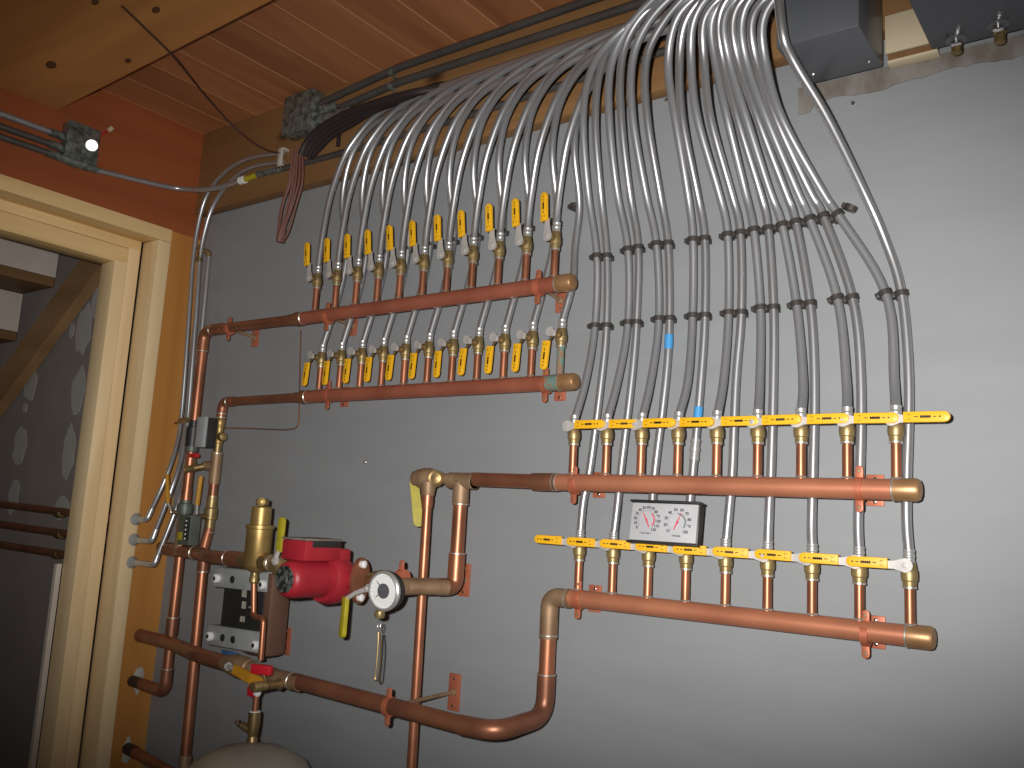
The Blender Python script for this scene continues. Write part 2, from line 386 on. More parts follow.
manifold('upper copper header of the left group, its valves levers up', .655, 1.523, -.095, 1.963, XL, 2.052, ['copper']*11, ex_ul)
manifold('lower copper header of the left group with a green-crusted end', .660, 1.519, -.06, 1.752, [x+.004 for x in XL], 1.838, ['copper']*10+['patina'], ex_ll)
manifold('upper copper header of the right group, above the thermometer', 1.508, 2.207, -.1, 1.535, XRT, 1.617, ['copper']*9, ex_rt)
manifold('lower copper header of the right group, below the thermometer', 1.522, 2.217, -.066, 1.302, XRB, 1.383, ['copper']*9)

# ------------------------------------------------------------------ ball valves
def grip_mb(L, W, th, m, mk='mark', marks=True, flip=False):
    """grip lying along local +x from 0 to L in the plane facing the room"""
    n = 8; pts = [(0, -W/2+.002), (.002, -W/2)] + [(L-W*.55+W*.55*math.sin(math.pi*i/n), -W/2*math.cos(math.pi*i/n)) for i in range(n+1)] + [(.002, W/2), (0, W/2-.002)]
    return pts
def ball_valve(kind, label, loc, group):
    t = T('ball_valve', label, 'valve', loc, group); o = Vector(loc); pz = .016 if kind in ('right', 'left') else .004
    bd = MB().use('brass').lathe(o, Z, [(-.019, .0106), (-.010, .0110), (-.008, .0128), (.0, .0134), (.008, .0128), (.011, .0112), (.019, .0106), (.021, .0095)], 20)
    bd.use('brassdark').lathe(o+Vector((0, -.009, pz)), -Y, [(0, .0085), (.010, .0085), (.0105, .005), (.017, .005)], 14)
    bd.use('solder').lathe(o+Vector((0, 0, -.022)), Z, [(0, .0088), (.001, .0112), (.004, .0112)], 18)
    t.part('body', bd)
    cr = MB().use('crimp').lathe(o+Vector((0, 0, .019)), Z, [(0, .0088), (.001, .0095), (.004, .0095), (.005, .0090), (.009, .0090), (.010, .0096), (.013, .0096), (.014, .0089), (.018, .0089), (.019, .0095), (.022, .0094), (.023, .0086)], 18)
    t.part('crimp_ring', cr)
    px, ang, a0, glen = {'up': (-.012, math.pi/2+.10, .034, .066), 'down': (-.012, -math.pi/2-.17, .020, .064), 'right': (0, .0, .019, .070), 'left': (0, math.pi, .026, .066)}[kind]
    yo = -.026
    if kind == 'down':   # cranked lever: plate up to the left, neck runs down to the grip
        lv = MB().use('zinc').prism(disc(.0105, 16), facing(o+Vector((-.012, yo-.002, .009)), 0), .002)
        lv.prism([(-.002, -.006), (.016, -.008), (.016, .006), (-.002, .008)], facing(o+Vector((-.014, yo-.0016, .006))), .0012)
        lv.use('brassdark').prism([(0, -.002), (.030, -.002), (.030, .002), (0, .002)], facing(o+Vector((-.004, yo+.001, .002)), -2.25), .003)
        g0 = o+Vector((-.0165, yo-.004, -.012)); ang = -math.pi/2-.06
    else:
        u = Vector((math.cos(ang), 0, math.sin(ang))); lv = MB().use('zinc')
        c = o+Vector((0 if kind != 'up' else -.002, yo, pz)); F = facing(c, ang)
        w0 = .0115; L = a0+.006
        lv.prism([(w0*math.cos(math.pi*.35+i*2*math.pi*.65/12), w0*math.sin(math.pi*.35+i*2*math.pi*.65/12)) for i in range(13)] + [(L*.55, -.0065), (L, -.0062), (L, .0062), (L*.55, .0065)], F, .0022)
        g0 = c+u*a0 + Vector((0, -.0005, .002 if kind in ('left', 'right') else 0))
        if kind == 'up': g0 += Vector((-.004, -.003, 0))
    lv.use('zinc').lathe(o+Vector((0 if kind not in ('up', 'down') else -.003, yo-.0015, pz)), -Y, [(0, .0052), (.0025, .0050), (.003, .0026), (.0042, .0024)], 6)
    t.part('lever', lv)
    W = .0175; G = facing(g0, ang); n = 8; L = glen
    pts = [(0, -W/2)] + [(L-W*.55+W*.55*math.sin(math.pi*i/n), -W/2*math.cos(math.pi*i/n)) for i in range(n+1)] + [(0, W/2)]
    gr = MB().use('yellow').prism(pts, G, .0065, .0018)
    g = t.part('grip', gr)
    mk = MB().use('mark'); s = -1 if kind == 'left' else 1     # print: open square, dash, block, dash, dot
    def rect(x0, x1, y0, y1): mk.prism([(x0, y0), (x1, y0), (x1, y1), (x0, y1)], G, .0068)
    rect(.006, .011, .0034, .0042); rect(.006, .011, -.0042, -.0034); rect(.0105, .0112, -.004, -.0015); rect(.0105, .0112, .0015, .004)
    rect(.017, .023, -.0008, .0008)
    for k in range(5): rect(.026+k*.0032, .0286+k*.0032, -.0022, .0022)
    rect(.026, .042, -.0012, .0012); rect(.045, .050, -.0008, .0008)
    mk.prism([(p[0]+.055, p[1]) for p in disc(.0016, 10)], G, .0068)
    t.part('printed_marks', mk, g)
    return t.root
first = {}
def valves(kind, xs, y, z, phrase, group):
    for i, x in enumerate(xs):
        lab = 'yellow-levered brass ball valve, %s from left on the %s' % (ORD[i], phrase)
        if i == len(xs)-1: lab = 'yellow-levered brass ball valve, rightmost on the %s' % phrase
        if i == 0: r0 = ball_valve(kind, lab, (x, y, z), group); r = r0
        else: r = dup(r0, (x, y, z), lab, group)
        r.rotation_euler = (0, random.uniform(-.035, .035) if kind in ('up', 'down') else random.uniform(-.012, .012), random.uniform(-.08, .08))
valves('up', XL, -.095, 2.061, 'upper left header', 'valves on the upper left header')
valves('down', [x+.004 for x in XL], -.06, 1.851, 'lower left header', 'valves on the lower left header')
valves('right', XRT, -.1, 1.632, 'upper right header', 'valves on the upper right header')
valves('left', XRB, -.066, 1.398, 'lower right header', 'valves on the lower right header')

# ------------------------------------------------------------------ tubes
TR = .0083
def put_tube(pts, label, mats='tube', group=None, parts=None, r=TR, split=None):
    pts = [Vector(p) for p in pts]
    if not parts:
        b = MB().use(mats).tube(pts, r, 12); return single('heating_tube', b, label, 'tube', group)
    t = T('heating_tube', label, 'tube', pts[0], group)
    t.part('tube_run', MB().use(mats).tube(pts, r, 12))
    for nm, mb, lb in parts: t.part(nm, mb, label=lb)
    return t.root
XEND = 3.3
def slide(p, y):
    """the point where the sight line through p meets the plane at distance y"""
    d = p-CAM; return CAM + d*((y-CAM.y)/d.y)
TU = [(0, 2.088, 0), (.000, 2.13, 0), (.006, 2.20, .06), (.020, 2.293, .25), (.053, 2.384, .55), (.093, 2.44, .8), (.172, 2.495, 1), (.27, 2.515, 1), (.385, 2.520, 1)]
def front_tube(i):
    x = XL[i]; ye = -.060-.0150*i; P = []
    for dx, z, t in TU: P.append(slide(Vector((x+dx, -.095, z)), -.095+(ye+.095)*t))
    e = P[-1]; P += [Vector((e.x+.3, ye, e.z+.002)), Vector((e.x+.9, ye, e.z+.003)), Vector((XEND, ye, e.z+.004))]
    return smooth(spline(P, 8), 4)
TL = [(.000, 1.875, -.06), (.002, 1.90, -.058), (.014, 1.98, -.045), (.023, 2.064, -.032), (.030, 2.162, -.030), (.028, 2.278, None, .25), (.036, 2.385, None, .6), (.072, 2.455, None, .85), (.128, 2.496, None, 1), (.20, 2.506, None, 1), (.34, 2.508, None, 1)]
def rear_tube(i):
    x = XL[i]+.004; ye = -.064-.0150*i; P = []
    for k in TL:
        q = Vector((x+k[0]-(.017 if i == 10 and 2.0 < k[1] < 2.4 else 0), k[2] if k[2] is not None else -.06, k[1]))
        P.append(q if k[2] is not None else slide(q, -.030+(ye+.030)*k[3]))
    e = P[-1]; P += [Vector((e.x+.3, ye, e.z-.002)), Vector((e.x+.9, ye, e.z-.002)), Vector((XEND, ye, e.z-.002))]
    return smooth(spline(P, 8), 4)
for i, x in enumerate(XL):
    nm = ORD[i] if i < 10 else 'rightmost'
    put_tube(front_tube(i), 'silver tube arching right from the %s valve on the upper left header' % nm, 'tube', 'tubes of the upper left header')
for i, x in enumerate(XL):
    nm = ORD[i] if i < 10 else 'rightmost'
    put_tube(rear_tube(i), 'silver tube behind the upper left header, from %s valve of the lower one' % nm, 'tube', 'tubes of the lower left header')

# the nine pairs of the right group: readings at several heights with the distance from the wall
PG = [  # grey tube of each pair: (u,v) from the valve up
 [(577, 415), (586, 380), (595, 326), (597, 256), (588, 192), (583, 117), (592, 68), (612, 40)],
 [(610, 415), (618, 380), (628, 323), (628, 249), (617, 192), (609, 117), (611, 65), (628, 28)],
 [(643, 414), (651, 380), (659, 319), (656.4, 243.5), (645.5, 192), (632.5, 117), (632.5, 60), (650, 20)],
 [(679.6, 414), (688, 380), (692.6, 316), (693, 239), (687.5, 192), (675, 117), (668, 65), (676, 20)],
 [(718, 414), (723.6, 380), (728.7, 313), (727.7, 234), (718.7, 192), (697, 117), (691, 60), (694, 20)],
 [(758, 412), (759.8, 380), (760.5, 308), (753.7, 229), (745.5, 192), (727, 117), (715, 60), (712, 20)],
 [(802.3, 412), (803, 380), (796.6, 304), (782, 224), (770, 192), (746, 117), (729, 60), (724, 20)],
 [(846, 412), (846.3, 380), (837.7, 298), (809.3, 218), (797.5, 192), (766, 117), (746, 60), (742, 20)],
 [(894, 409), (894, 380), (886.5, 293), (836.7, 213), (822.5, 192), (781, 117), (765, 60), (763, 20)]]
PS = [
 [(579.5, 525), (583.5, 500), (589.8, 470), (601.5, 380), (606.5, 326), (607, 256), (600.5, 192), (595, 117), (602, 62), (622, 32)],
 [(615, 527), (617.5, 505), (621, 470), (631.8, 380), (636.5, 323), (638.3, 247), (629.5, 192), (621, 117), (621.5, 60), (637, 22)],
 [(649.5, 530), (652, 505), (655, 470), (666, 380), (669.5, 319), (668, 243), (659.5, 192), (647, 117), (646, 60), (665, 20)],
 [(687, 533), (689.5, 505), (693, 470), (701, 380), (705, 316), (704.7, 238), (697, 192), (682, 117), (679.5, 60), (686, 20)],
 [(726, 537), (729, 510), (732.4, 470), (736, 380), (741.4, 313), (740.4, 232), (731, 192), (710, 117), (704, 60), (704, 20)],
 [(767, 542), (769, 510), (771, 470), (773.5, 380), (773.6, 308), (768.3, 227.5), (760, 192), (737, 117), (723, 60), (719, 20)],
 [(810.5, 547), (811.5, 520), (813, 470), (814.5, 380), (810.3, 304), (795.7, 221), (785.5, 192), (757, 117), (738, 60), (733, 20)],
 [(857, 549), (858, 520), (860, 470), (861, 380), (852.7, 298), (823, 215), (810, 192), (775, 117), (756, 60), (752, 20)],
 [(907, 549), (906.5, 520), (907, 470), (909, 380), (901.7, 293), (884.5, 238.6), (864, 192), (826, 115), (793, 60), (781, 22)]]
GD = [-.098, -.065, -.030, -.030, -.045, -.13, -.225, -.255]
SD = [-.064, -.058, -.050, -.036, -.030, -.030, -.045, -.13, -.225, -.255]
def finish(P, k):
    """bend over into the run along the beam"""
    e = P[-1]; d = (P[-1]-P[-2]).normalized()
    zt = min(e.z+.05, 2.64-.017*(k % 3)); y = e.y-.006*(k % 3)
    P += [Vector((e.x+.03+max(0, d.x)*.05, y, (e.z+zt)/2+.012)), Vector((e.x+.11, y, zt)), Vector((e.x+.26, y, zt)), Vector((XEND, y, zt))]
    return P
clip_spots = []
for i in range(9):
    nm = ORD[i]
    for kind, px, dd in (('grey', PG[i], GD), ('silver', PS[i], SD)):
        k = 2*i+(kind == 'silver')
        dd = list(dd)
        if kind == 'silver' and i == 8: dd = [-.064, -.058, -.05, -.036, -.03, -.04, -.075, -.17, -.24, -.275]
        if kind == 'grey' and i == 5: dd[4:] = [-.034, -.10, -.20, -.245]
        P = [at(u, v, y) for (u, v), y in zip(px, dd)]
        P[0] = Vector((XRT[i], -.1, 1.665)) if kind == 'grey' else Vector((XRB[i], -.066, 1.43))
        if i == 8 and kind == 'silver': P += [Vector((P[-1].x-.01, -.28, 2.52)), Vector((P[-1].x+.03, -.28, 2.60)), Vector((P[-1].x+.14, -.28, 2.63)), Vector((XEND, -.28, 2.63))]
        else: P = finish(P, k)
        pts = smooth(spline(P, 8), 3)
        parts = []
        if kind == 'silver' and i in (2, 3):
            u, v = ((667.5, 345), (698, 410))[i-2]; q = min(pts, key=lambda p: (p-at(u, v, -.034)).length); j = pts.index(q); dr = (pts[j+1]-pts[j-1]).normalized()
            parts.append(('tape_band', MB().use('blue').lathe(q-dr*.016, dr, [(0, TR), (.0005, TR+.0006), (.030, TR+.0006), (.0305, TR)], 14), 'blue tape band'))
            if i == 3:
                q = min(pts, key=lambda p: (p-at(695, 446, -.042)).length); j = pts.index(q); dr = (pts[j+1]-pts[j-1]).normalized()
                parts.append(('coupling', MB().use('crimp').lathe(q-dr*.022, dr, [(0, TR), (.001, TR+.0016), (.008, TR+.0016), (.009, TR+.0006), (.017, TR+.0006), (.018, TR+.0018), (.026, TR+.0018), (.027, TR+.0006), (.035, TR+.0006), (.036, TR+.0016), (.043, TR+.0016), (.044, TR)], 14), 'steel coupling'))
        if kind == 'grey': lab = 'grey tube rising from the %s valve on the upper right header' % (nm if i < 8 else 'rightmost')
        else: lab = 'silver tube rising behind the upper header from %s valve of the lower right header' % (nm if i < 8 else 'rightmost')
        if parts: lab = 'silver tube with a blue tape band%s, right group' % (' and steel coupling' if i == 3 else ' but no coupling')
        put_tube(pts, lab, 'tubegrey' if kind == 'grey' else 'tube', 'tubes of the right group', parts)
        lo, up = (2, 3) if kind == 'grey' else (4, 5)
        clip_spots.append((i, kind, 'lower', px[lo], dd[lo], pts))
        if not (i == 8 and kind == 'silver'): clip_spots.append((i, kind, 'upper', px[up], dd[up], pts))

# ------------------------------------------------------------------ black tube clips
def clip(label, group, loc, tilt, base=None):
    if base is None:
        t = T('tube_clip', label, 'pipe clip', loc, group); o = Vector(loc)
        c = MB().use('clip').prism(arc_band(TR, TR+.0035, -math.pi*.08, math.pi*1.35, 18), frame(o+Vector((0, 0, -.005)), (1, 0, 0), (0, -1, 0), (0, 0, -1)) @ Matrix.Translation((0, 0, -.010)), .010)
        t.part('clip_ring', c)
        c = MB().use('clip').box(o+Vector((-.004, .016, 0)), (.020, .014, .012), None, .001).box(o+Vector((-.013, .004, 0)), (.009, .018, .0095), None, .001)
        t.part('clip_base', c)
        r = t.root
    else: r = dup(base, loc, label, group)
    r.rotation_euler = (0, tilt, 0)
    return r
cb = None
for i, kind, row, (u, v), y, pts in clip_spots:
    p = at(u, v, y); j = min(range(1, len(pts)-1), key=lambda q: (pts[q]-p).length); dr = pts[j+1]-pts[j-1]
    lab = 'black plastic clip on the %s tube of the %s pair, %s row' % (kind, ORD[i] if i < 8 else 'rightmost', row)
    r = clip(lab, 'black tube clips', pts[j], math.atan2(dr.x, dr.z), cb); cb = cb or r
for u, v, y, tilt, lab in ((575, 206, -.03, .02, 'black plastic clip on the lone tube left of the pairs'), (851, 208, -.012, .5, 'empty black plastic clip at the right end of the upper row')):
    clip(lab, 'black tube clips', at(u, v, y), tilt, cb)
for i, x in enumerate(XL[:10]):
    clip('small black clip behind the %s lever of the upper left header' % ORD[i], 'black clips behind the left levers', (x+.029, -.029, 2.135), .02, cb)

# ------------------------------------------------------------------ pipe hangers
def hanger(label, plate_uv, ring_uv, y, r, size=(.030, .055), ears='v', rod_y=None):
    p = at(*plate_uv, 0); q = at(*ring_uv, y)
    t = T('pipe_hanger', label, 'pipe hanger', (p.x, 0, p.z), 'copper pipe hangers')
    w_, h_ = size
    pl = MB().use('hanger').box((p.x, -.0025, p.z), (w_, .004, h_), None, .0012); plate = t.part('wall_plate', pl)
    for s in (-1, 1):
        t.part('screw', MB().use('mirror').lathe((p.x, -.0045, p.z+s*h_*.36), -Y, [(0, .0038), (.0012, .0035), (.0022, .0016)], 10), plate)
    t.part('rod', MB().use('dusty').tube([(p.x, -.004, p.z), (p.x, y+r*.9, q.z)], .0045, 10).lathe((p.x, -.0045, p.z), -Y, [(0, .009), (.006, .008), (.007, .0046)], 12))
    cx = p.x
    c = MB().use('hanger').lathe((cx-.006, y, q.z), X, [(0, r+.0004), (0, r+.0028), (.012, r+.0028), (.012, r+.0004)], 24)
    for s in (-1, 1):
        c.prism([(-.0065, 0), (.0065, 0)] + [(.0065*math.cos(a), .016+.0065*math.sin(a)) for a in [k*math.pi/8 for k in range(9)]], frame((cx, y-.0015, q.z+s*(r-.001)), (1, 0, 0), (0, 0, s), (0, -1, 0)), .004, .0008)
    t.part('split_ring', c)
    for s in (-1, 1):
        t.part('ring_screw', MB().use('dusty').lathe((cx, y-.0055, q.z+s*(r+.013)), -Y, [(0, .0035), (.002, .003), (.0024, 0)], 10))
hanger('copper hanger on the thin left end of the top header', (256, 338), (233, 328.6), -.095, .0143)
hanger('copper hanger below the second valve of the top left header', (354, 326), (327.7, 317), -.095, HR)
hanger('copper hanger near the capped right end of the top left header', (562, 301), (543.6, 286.6), -.095, HR)
hanger('copper hanger near the left end of the second left header', (345.7, 397), (329, 395), -.06, HR)
hanger('copper hanger beside the green corroded joint', (561, 389), (546.5, 385), -.06, HR)
hanger('copper hanger at the left end of the header above the thermometer', (600, 485), (578, 485), -.1, HR)
hanger('copper hanger near the capped right end of the header above the thermometer', (875.7, 490.5), (858, 489), -.1, HR)
hanger('copper hanger at the left end of the lowest right header', (595.6, 598.5), (581, 599.6), -.066, HR)
hanger('copper hanger near the capped right end of the lowest right header', (876.7, 632), (865, 634), -.066, HR)

# ================================================================== boiler-side pipework, lower left
YP = -.215
PR = .0155
def pipe_thing(label, root): return T('copper_pipework', label, 'pipework', root, 'copper boiler pipework')
# ---- supply line: capped end, tees, past the air separator and pump, up to the upper right header
tee1 = Vector((.21, -.095, 1.312)); tee2 = Vector((.318, -.10, 1.312)); sx = at(258, 549, YP)
ZU = 1.318
t = pipe_thing('upper copper pipe run through the brass air separator and red pump', tee1)
u0 = tee1+Vector((-.085, 0, .004))
c = MB().use('darkcopper').tube([u0, tee1, tee2], .0185, 20).lathe(u0+Vector((-.016, 0, 0)), X, [(0, 0), (.001, .012), (.006, .019), (.02, .0195)], 20); solder_ring(c, u0+Vector((.012, 0, 0)), X, .0185); solder_ring(c, tee2+Vector((-.032, 0, 0)), X, .0188)
t.part('capped_tee', c)
vin = Vector((sx.x-.04, YP, ZU))
c = MB().use('darkcopper').tube(fillet([tee2-X*.02, tee2+Vector((.03, -.01, 0)), tee2+Vector((.17, -.105, .004)), vin+X*.01], .05, 8), .0165, 20)
c.tube([vin-X*.075, vin-X*.01], .0195, 20); solder_ring(c, vin-X*.074, X, .019)
t.part('offset_elbow', c)
pc = at(335, 578, YP); gx = at(404, 587, YP)
c = MB().use('dusty').tube([(sx.x+.035, YP, ZU), (pc.x-.05, YP, ZU-.008)], PR+.002, 20); solder_ring(c, (sx.x+.055, YP, ZU-.001), X, PR+.002); t.part('pump_inlet_pipe', c)
yz = at(430, 587, -.16).z
gz = yz
c = MB().use('dusty').tube([(gx.x-.10, YP, gz+.004), (gx.x, YP, gz)], PR+.002, 20).tube([(gx.x, YP-.03, gz), (gx.x, YP+.04, gz)], PR+.003, 20)
t.part('gauge_tee', c)
rx = 1.252
c = MB().use('dusty').tube([(gx.x, YP, gz), (rx, -.125, gz)], PR+.0012, 20); c.use('copper').tube(fillet([(rx-.012, -.14, gz), (rx, -.1, gz), (rx, -.1, gz+.075)], .04, 8), PR+.003, 20); solder_ring(c, (rx, -.1, gz+.073), Z, PR+.002)
t.part('elbow', c)
t.part('riser_pipe', MB().use('copper').tube([(rx, -.1, gz+.06), (rx, -.1, 1.50)], PR, 20))
c = MB().use('dusty').tube([(rx, -.1, 1.478), (rx, -.1, 1.533)], PR+.003, 20).tube([(rx-.035, -.1, 1.533), (rx+.038, -.1, 1.533)], PR+.003, 20); solder_ring(c, (rx+.036, -.1, 1.533), X, PR+.002); solder_ring(c, (rx, -.1, 1.481), Z, PR+.002)
t.part('tee', c)
# ---- return line: capped end, tee, valve, long horizontal pipe, elbow back to the wall, riser to the lower right header
ZL = 1.055
t = pipe_thing('lower copper pipe run rising to the lowest right header', (.21, -.095, ZL))
p0 = Vector((.035, -.08, 1.052)); p1 = Vector((.21, -.10, ZL)); pe = at(203, 656, YP)
c = MB().use('darkcopper').tube(fillet([p0, p1, Vector((pe.x-.02, YP, pe.z)), at(226, 663, YP)], .05, 8), .0185, 20).lathe(p0-X*.012, X, [(0, 0), (.001, .014), (.008, .0195), (.03, .0197)], 20)
solder_ring(c, p0+X*.02, X, .0187)
t.part('capped_tee', c)
v0 = at(217, 660, YP); v1 = at(300, 682, YP); v2 = at(497, 732.5, YP)
c = MB().use('dusty').tube([at(262, 674, YP), at(300, 683, YP)], .019, 20); solder_ring(c, at(292, 681, YP), (v1-v0).normalized(), .0187); t.part('drain_tee', c)
c = MB().use('darkcopper').tube([v1-X*.02, at(470, 727, YP)], PR+.002, 24); t.part('long_pipe', c)
e2 = at(541.5, 716, -.07); re = Vector((1.484, -.07, 1.3)); e2.x = 1.484
c = MB().use('darkcopper').tube(fillet([at(460, 724.5, YP), Vector((e2.x-.012, YP, at(500, 732.5, YP).z)), e2+Vector((0, -.0, 0)), e2+Z*.085], .062, 10), PR+.0035, 24); solder_ring(c, e2+Z*.083, Z, PR+.003)
t.part('elbow', c)
t.part('riser_pipe', MB().use('copper').tube([e2+Z*.075, re-Z*.06], PR+.001, 24))
c = MB().use('dusty').tube(fillet([re-Z*.085, re, re+X*.05], .042, 10), PR+.0035, 24); solder_ring(c, re-Z*.078, Z, PR+.003); solder_ring(c, re+X*.042, X, PR+.003)
t.part('elbow', c, label='dusty top elbow into the header')
# ---- uprights at the far left
def upright(label, x, y, z0, z1, r, m, extra=None):
    t = T('copper_pipe', label, 'pipe', (x, y, z0), 'upright copper pipes')
    t.part('pipe_run', MB().use(m).tube([(x, y, z0), (x, y, z1)], r, 20))
    if extra: extra(t)
    return t
def up_ex(t):
    c = MB().use('darkcopper').tube(fillet([(.06, -.075, .916), (.21, -.095, .918), (.21, -.095, .985)], .035, 8), .0168, 20); solder_ring(c, (.21, -.095, .982), Z, .0165)
    t.part('elbow', c)
    c = MB().use('black').tube([(.004, -.070, .916), (.075, -.077, .916)], .0165, 18); t.part('wall_sleeve', c)
    c = MB().use('darkcopper').tube([(.21, -.095, 1.075), (.21, -.095, 1.125)], .0175, 18); solder_ring(c, (.21, -.095, 1.124), Z, .017); t.part('coupling', c)
upright('left copper upright bending into the plywood at its foot', .21, -.095, .96, 1.295, .0143, 'copper', up_ex)
def mn_ex(t):
    c = MB().use('darkcopper').lathe((.334, -.1, 1.262), Z, [(0, .0165), (.02, .0175), (.03, .0175)], 18); solder_ring(c, (.334, -.1, 1.263), Z, .0162); t.part('coupling', c)
    c = MB().use('dusty').lathe((.345, -.1, .70), Z, [(0, .0175), (.075, .0175)], 18); solder_ring(c, (.345, -.1, .772), Z, .0165); t.part('coupling', c)
t = T('copper_pipe', 'long copper upright running down behind the lower pipe run', 'pipe', (.334, -.1, .62), 'upright copper pipes')
t.part('pipe_run', MB().use('copper').tube([(.347, -.1, .62), (.332, -.1, 1.29)], .0145, 20)); mn_ex(t)
th0 = at(427.5, 500, -.115); th1 = at(412.5, 768, -.115)
t = T('copper_pipe', 'slim copper pipe dropping from the valve at the top of the tee', 'pipe', (th1.x, -.115, .6), 'upright copper pipes')
t.part('pipe_run', MB().use('copper').tube([(th0.x, -.115, th0.z+.01), (th1.x, -.115, .60)], .0108, 20))
t.part('adapter', MB().use('copper').lathe((th0.x, -.115, th0.z-.018), Z, [(0, .0125), (.012, .0135), (.03, .0135)], 16))
# stub pipes out of the left wall
c = T('copper_pipe', 'dark pipe leaving the plywood near the floor', 'pipe', (.0, -.06, .72), 'upright copper pipes')
c.part('pipe_run', MB().use('darkcopper').tube([(.002, -.060, .722), (.30, -.085, .708)], .0155, 18)); c.part('wall_sleeve', MB().use('black').tube([(.003, -.060, .722), (.05, -.064, .720)], .0172, 18))
rp = random.Random(5)
for uv, lab in (((139.5, 680), 'smear of putty where the upper pipe enters the plywood'), ((129, 751), 'smear of putty where the lowest pipe enters the plywood')):
    p = atx(*uv, 0); n = 12
    b = MB().use('putty').prism([((.012+.008*rp.random())*math.cos(2*math.pi*i/n), (.03+.016*rp.random())*math.sin(2*math.pi*i/n)) for i in range(n)], frame((.0005, p.y-.006, p.z), (0, 1, 0), (0, 0, 1), (1, 0, 0)), .004, .001)
    single('putty_patch', b, lab, 'putty', 'putty patches on the plywood')
# risers from the two left headers down to the supply line, with their fittings
t = T('copper_pipe', 'left riser under the top header with a red-handled drain', 'pipe', (.21, -.095, 1.33), 'upright copper pipes')
t.part('pipe_run', MB().use('copper').tube([(.21, -.095, 1.46), (.21, -.095, 1.66)], .0143, 20))
t.part('coupling', MB().use('copper').lathe((.21, -.095, 1.455), Z, [(0, .0158), (.035, .0158)], 18))
lr = Vector((.292, -.064, 0))
t = T('copper_pipe', 'riser under the second header with brass fittings and tee', 'pipe', (.292, -.064, 1.36), 'upright copper pipes')
zz = lambda v: at(215, v, -.066).z
c = MB().use('copper').tube([lr+Z*1.71, lr+Z*zz(417)], .0135, 18); solder_ring(c, lr+Z*zz(414), Z, .014); t.part('pipe_run', c)
c = MB().use('brasscast').lathe(lr+Z*zz(449), Z, [(0, .0125), (.015, .0125), (.017, .0145), (.035, .0145), (.04, .0118), (.065, .0118), (.07, .0145), (.085, .0148), (.09, .0125), (.10, .0125)], 18)
c.use('brassdark').lathe(lr+Z*zz(437)+X*.01, (X-Y*.3), [(0, .013), (.018, .0135), (.024, .011), (.026, 0)], 16); t.part('check_valve', c)
c = MB().use('brassdark').tube([lr+Z*zz(446), lr+Z*zz(454)], .0128, 16).use('dusty').tube([lr+Z*zz(452), lr+Z*zz(484)], .0165, 18).tube([lr+Z*zz(466), lr+Z*zz(466)+Vector((-.03, -.012, 0))], .0135, 16); solder_ring(c, lr+Z*zz(453.5), Z, .016); t.part('tee', c)
c = MB().use('darkcopper').tube([lr+Z*zz(482), lr+Z*zz(500)], .0138, 18); solder_ring(c, lr+Z*zz(497), Z, .0142); t.part('pipe_run', c)
c = MB().use('brass').lathe(lr+Z*zz(531), Z, [(0, .014), (.03, .014), (.032, .019), (.062, .02), (.066, .0155), (.10, .0155)], 18); t.part('valve_body', c)
c = MB().use('copper').tube([lr+Z*zz(529), lr+Vector((.003, -.014, 0))+Z*1.318], .0145, 18); solder_ring(c, lr+Z*zz(533), Z, .0148); t.part('pipe_run', c)
pv = lr+Vector((-.022, -.03, 0))+Z*zz(517)
c = MB().use('brassdark').tube([lr+Vector((.006, -.012, 0))+Z*zz(517), pv], .007, 12).use('mirror').lathe(pv, -Y, [(0, .006), (.006, .0055), (.008, .003)], 8)
lv = t.part('lever', c)
hp0 = at(197, 505, -.10); hp1 = at(201, 476, -.10)
t.part('lever_grip', MB().use('zinc').tube([pv, hp0+Z*.005], .0035, 8).use('orangevinyl').tube([hp0, hp1], [.007, .007], 10), label='orange lever grip')

# ---- hose drain with a red handle between the risers
def hose_drain(label, body_pts, handle_c, hx_, spout=None, hw=(.036, .014, .012), rotz=0):
    t = T('drain_valve', label, 'valve', body_pts[0], 'red-handled drain valves')
    b = MB().use('brassdark').tube(body_pts, .0095, 14)
    dr = (Vector(body_pts[-1])-Vector(body_pts[0])).normalized(); b.lathe(Vector(body_pts[0]), dr, [(0, .013), (.008, .013), (.01, .0095)], 6)
    L = (Vector(body_pts[-1])-Vector(body_pts[0])).length
    b.use('brass').lathe(Vector(body_pts[-1])-dr*L*.42, dr, [x for k in range(6) for x in ((L*.07*k, .0112), (L*.07*k+L*.035, .0098))], 14)
    t.part('body', b)
    t.part('stem', MB().use('brass').tube([handle_c, hx_], .0035, 8))
    t.part('handle', MB().use('redhandle').box(handle_c, hw, Matrix.Rotation(rotz, 3, 'Z'), .003), label='red handle')
    return t
a = lr+Z*zz(466)+Vector((-.028, -.011, 0)); bq = at(184, 470, -.13); hc = at(194, 455.5, -.125)
hose_drain('brass drain valve with red handle between the two risers', [a, bq], hc, (a+bq)/2)

# ---- zone valve box above it
p = at(201, 432, -.13)
t = T('zone_valve', 'grey boxed zone valve on the left riser under the headers', 'valve', (.21, -.095, 1.63))
bc = at(201.5, 432, -.135)
t.part('actuator_cover', MB().use('ltgrey').box(bc, (.040, .010, .088), None, .002))
t.part('actuator_housing', MB().use('black').box(bc+Vector((0, .021, 0)), (.039, .032, .085), None, .002))
zc = at(189, 432, -.095)
t.part('valve_body', MB().use('black').lathe((.21, -.095, bc.z-.01), Z, [(-.03, .0145), (-.028, .021), (.03, .021), (.032, .0145), (.05, .0145)], 18).use('greencap').lathe((.21, -.095, bc.z-.055), Z, [(0, .0145), (.002, .02), (.026, .02)], 18))
t.part('pipe_run', MB().use('copper').tube([(.21, -.095, 1.64), (.21, -.095, 1.79)], .0143, 18))

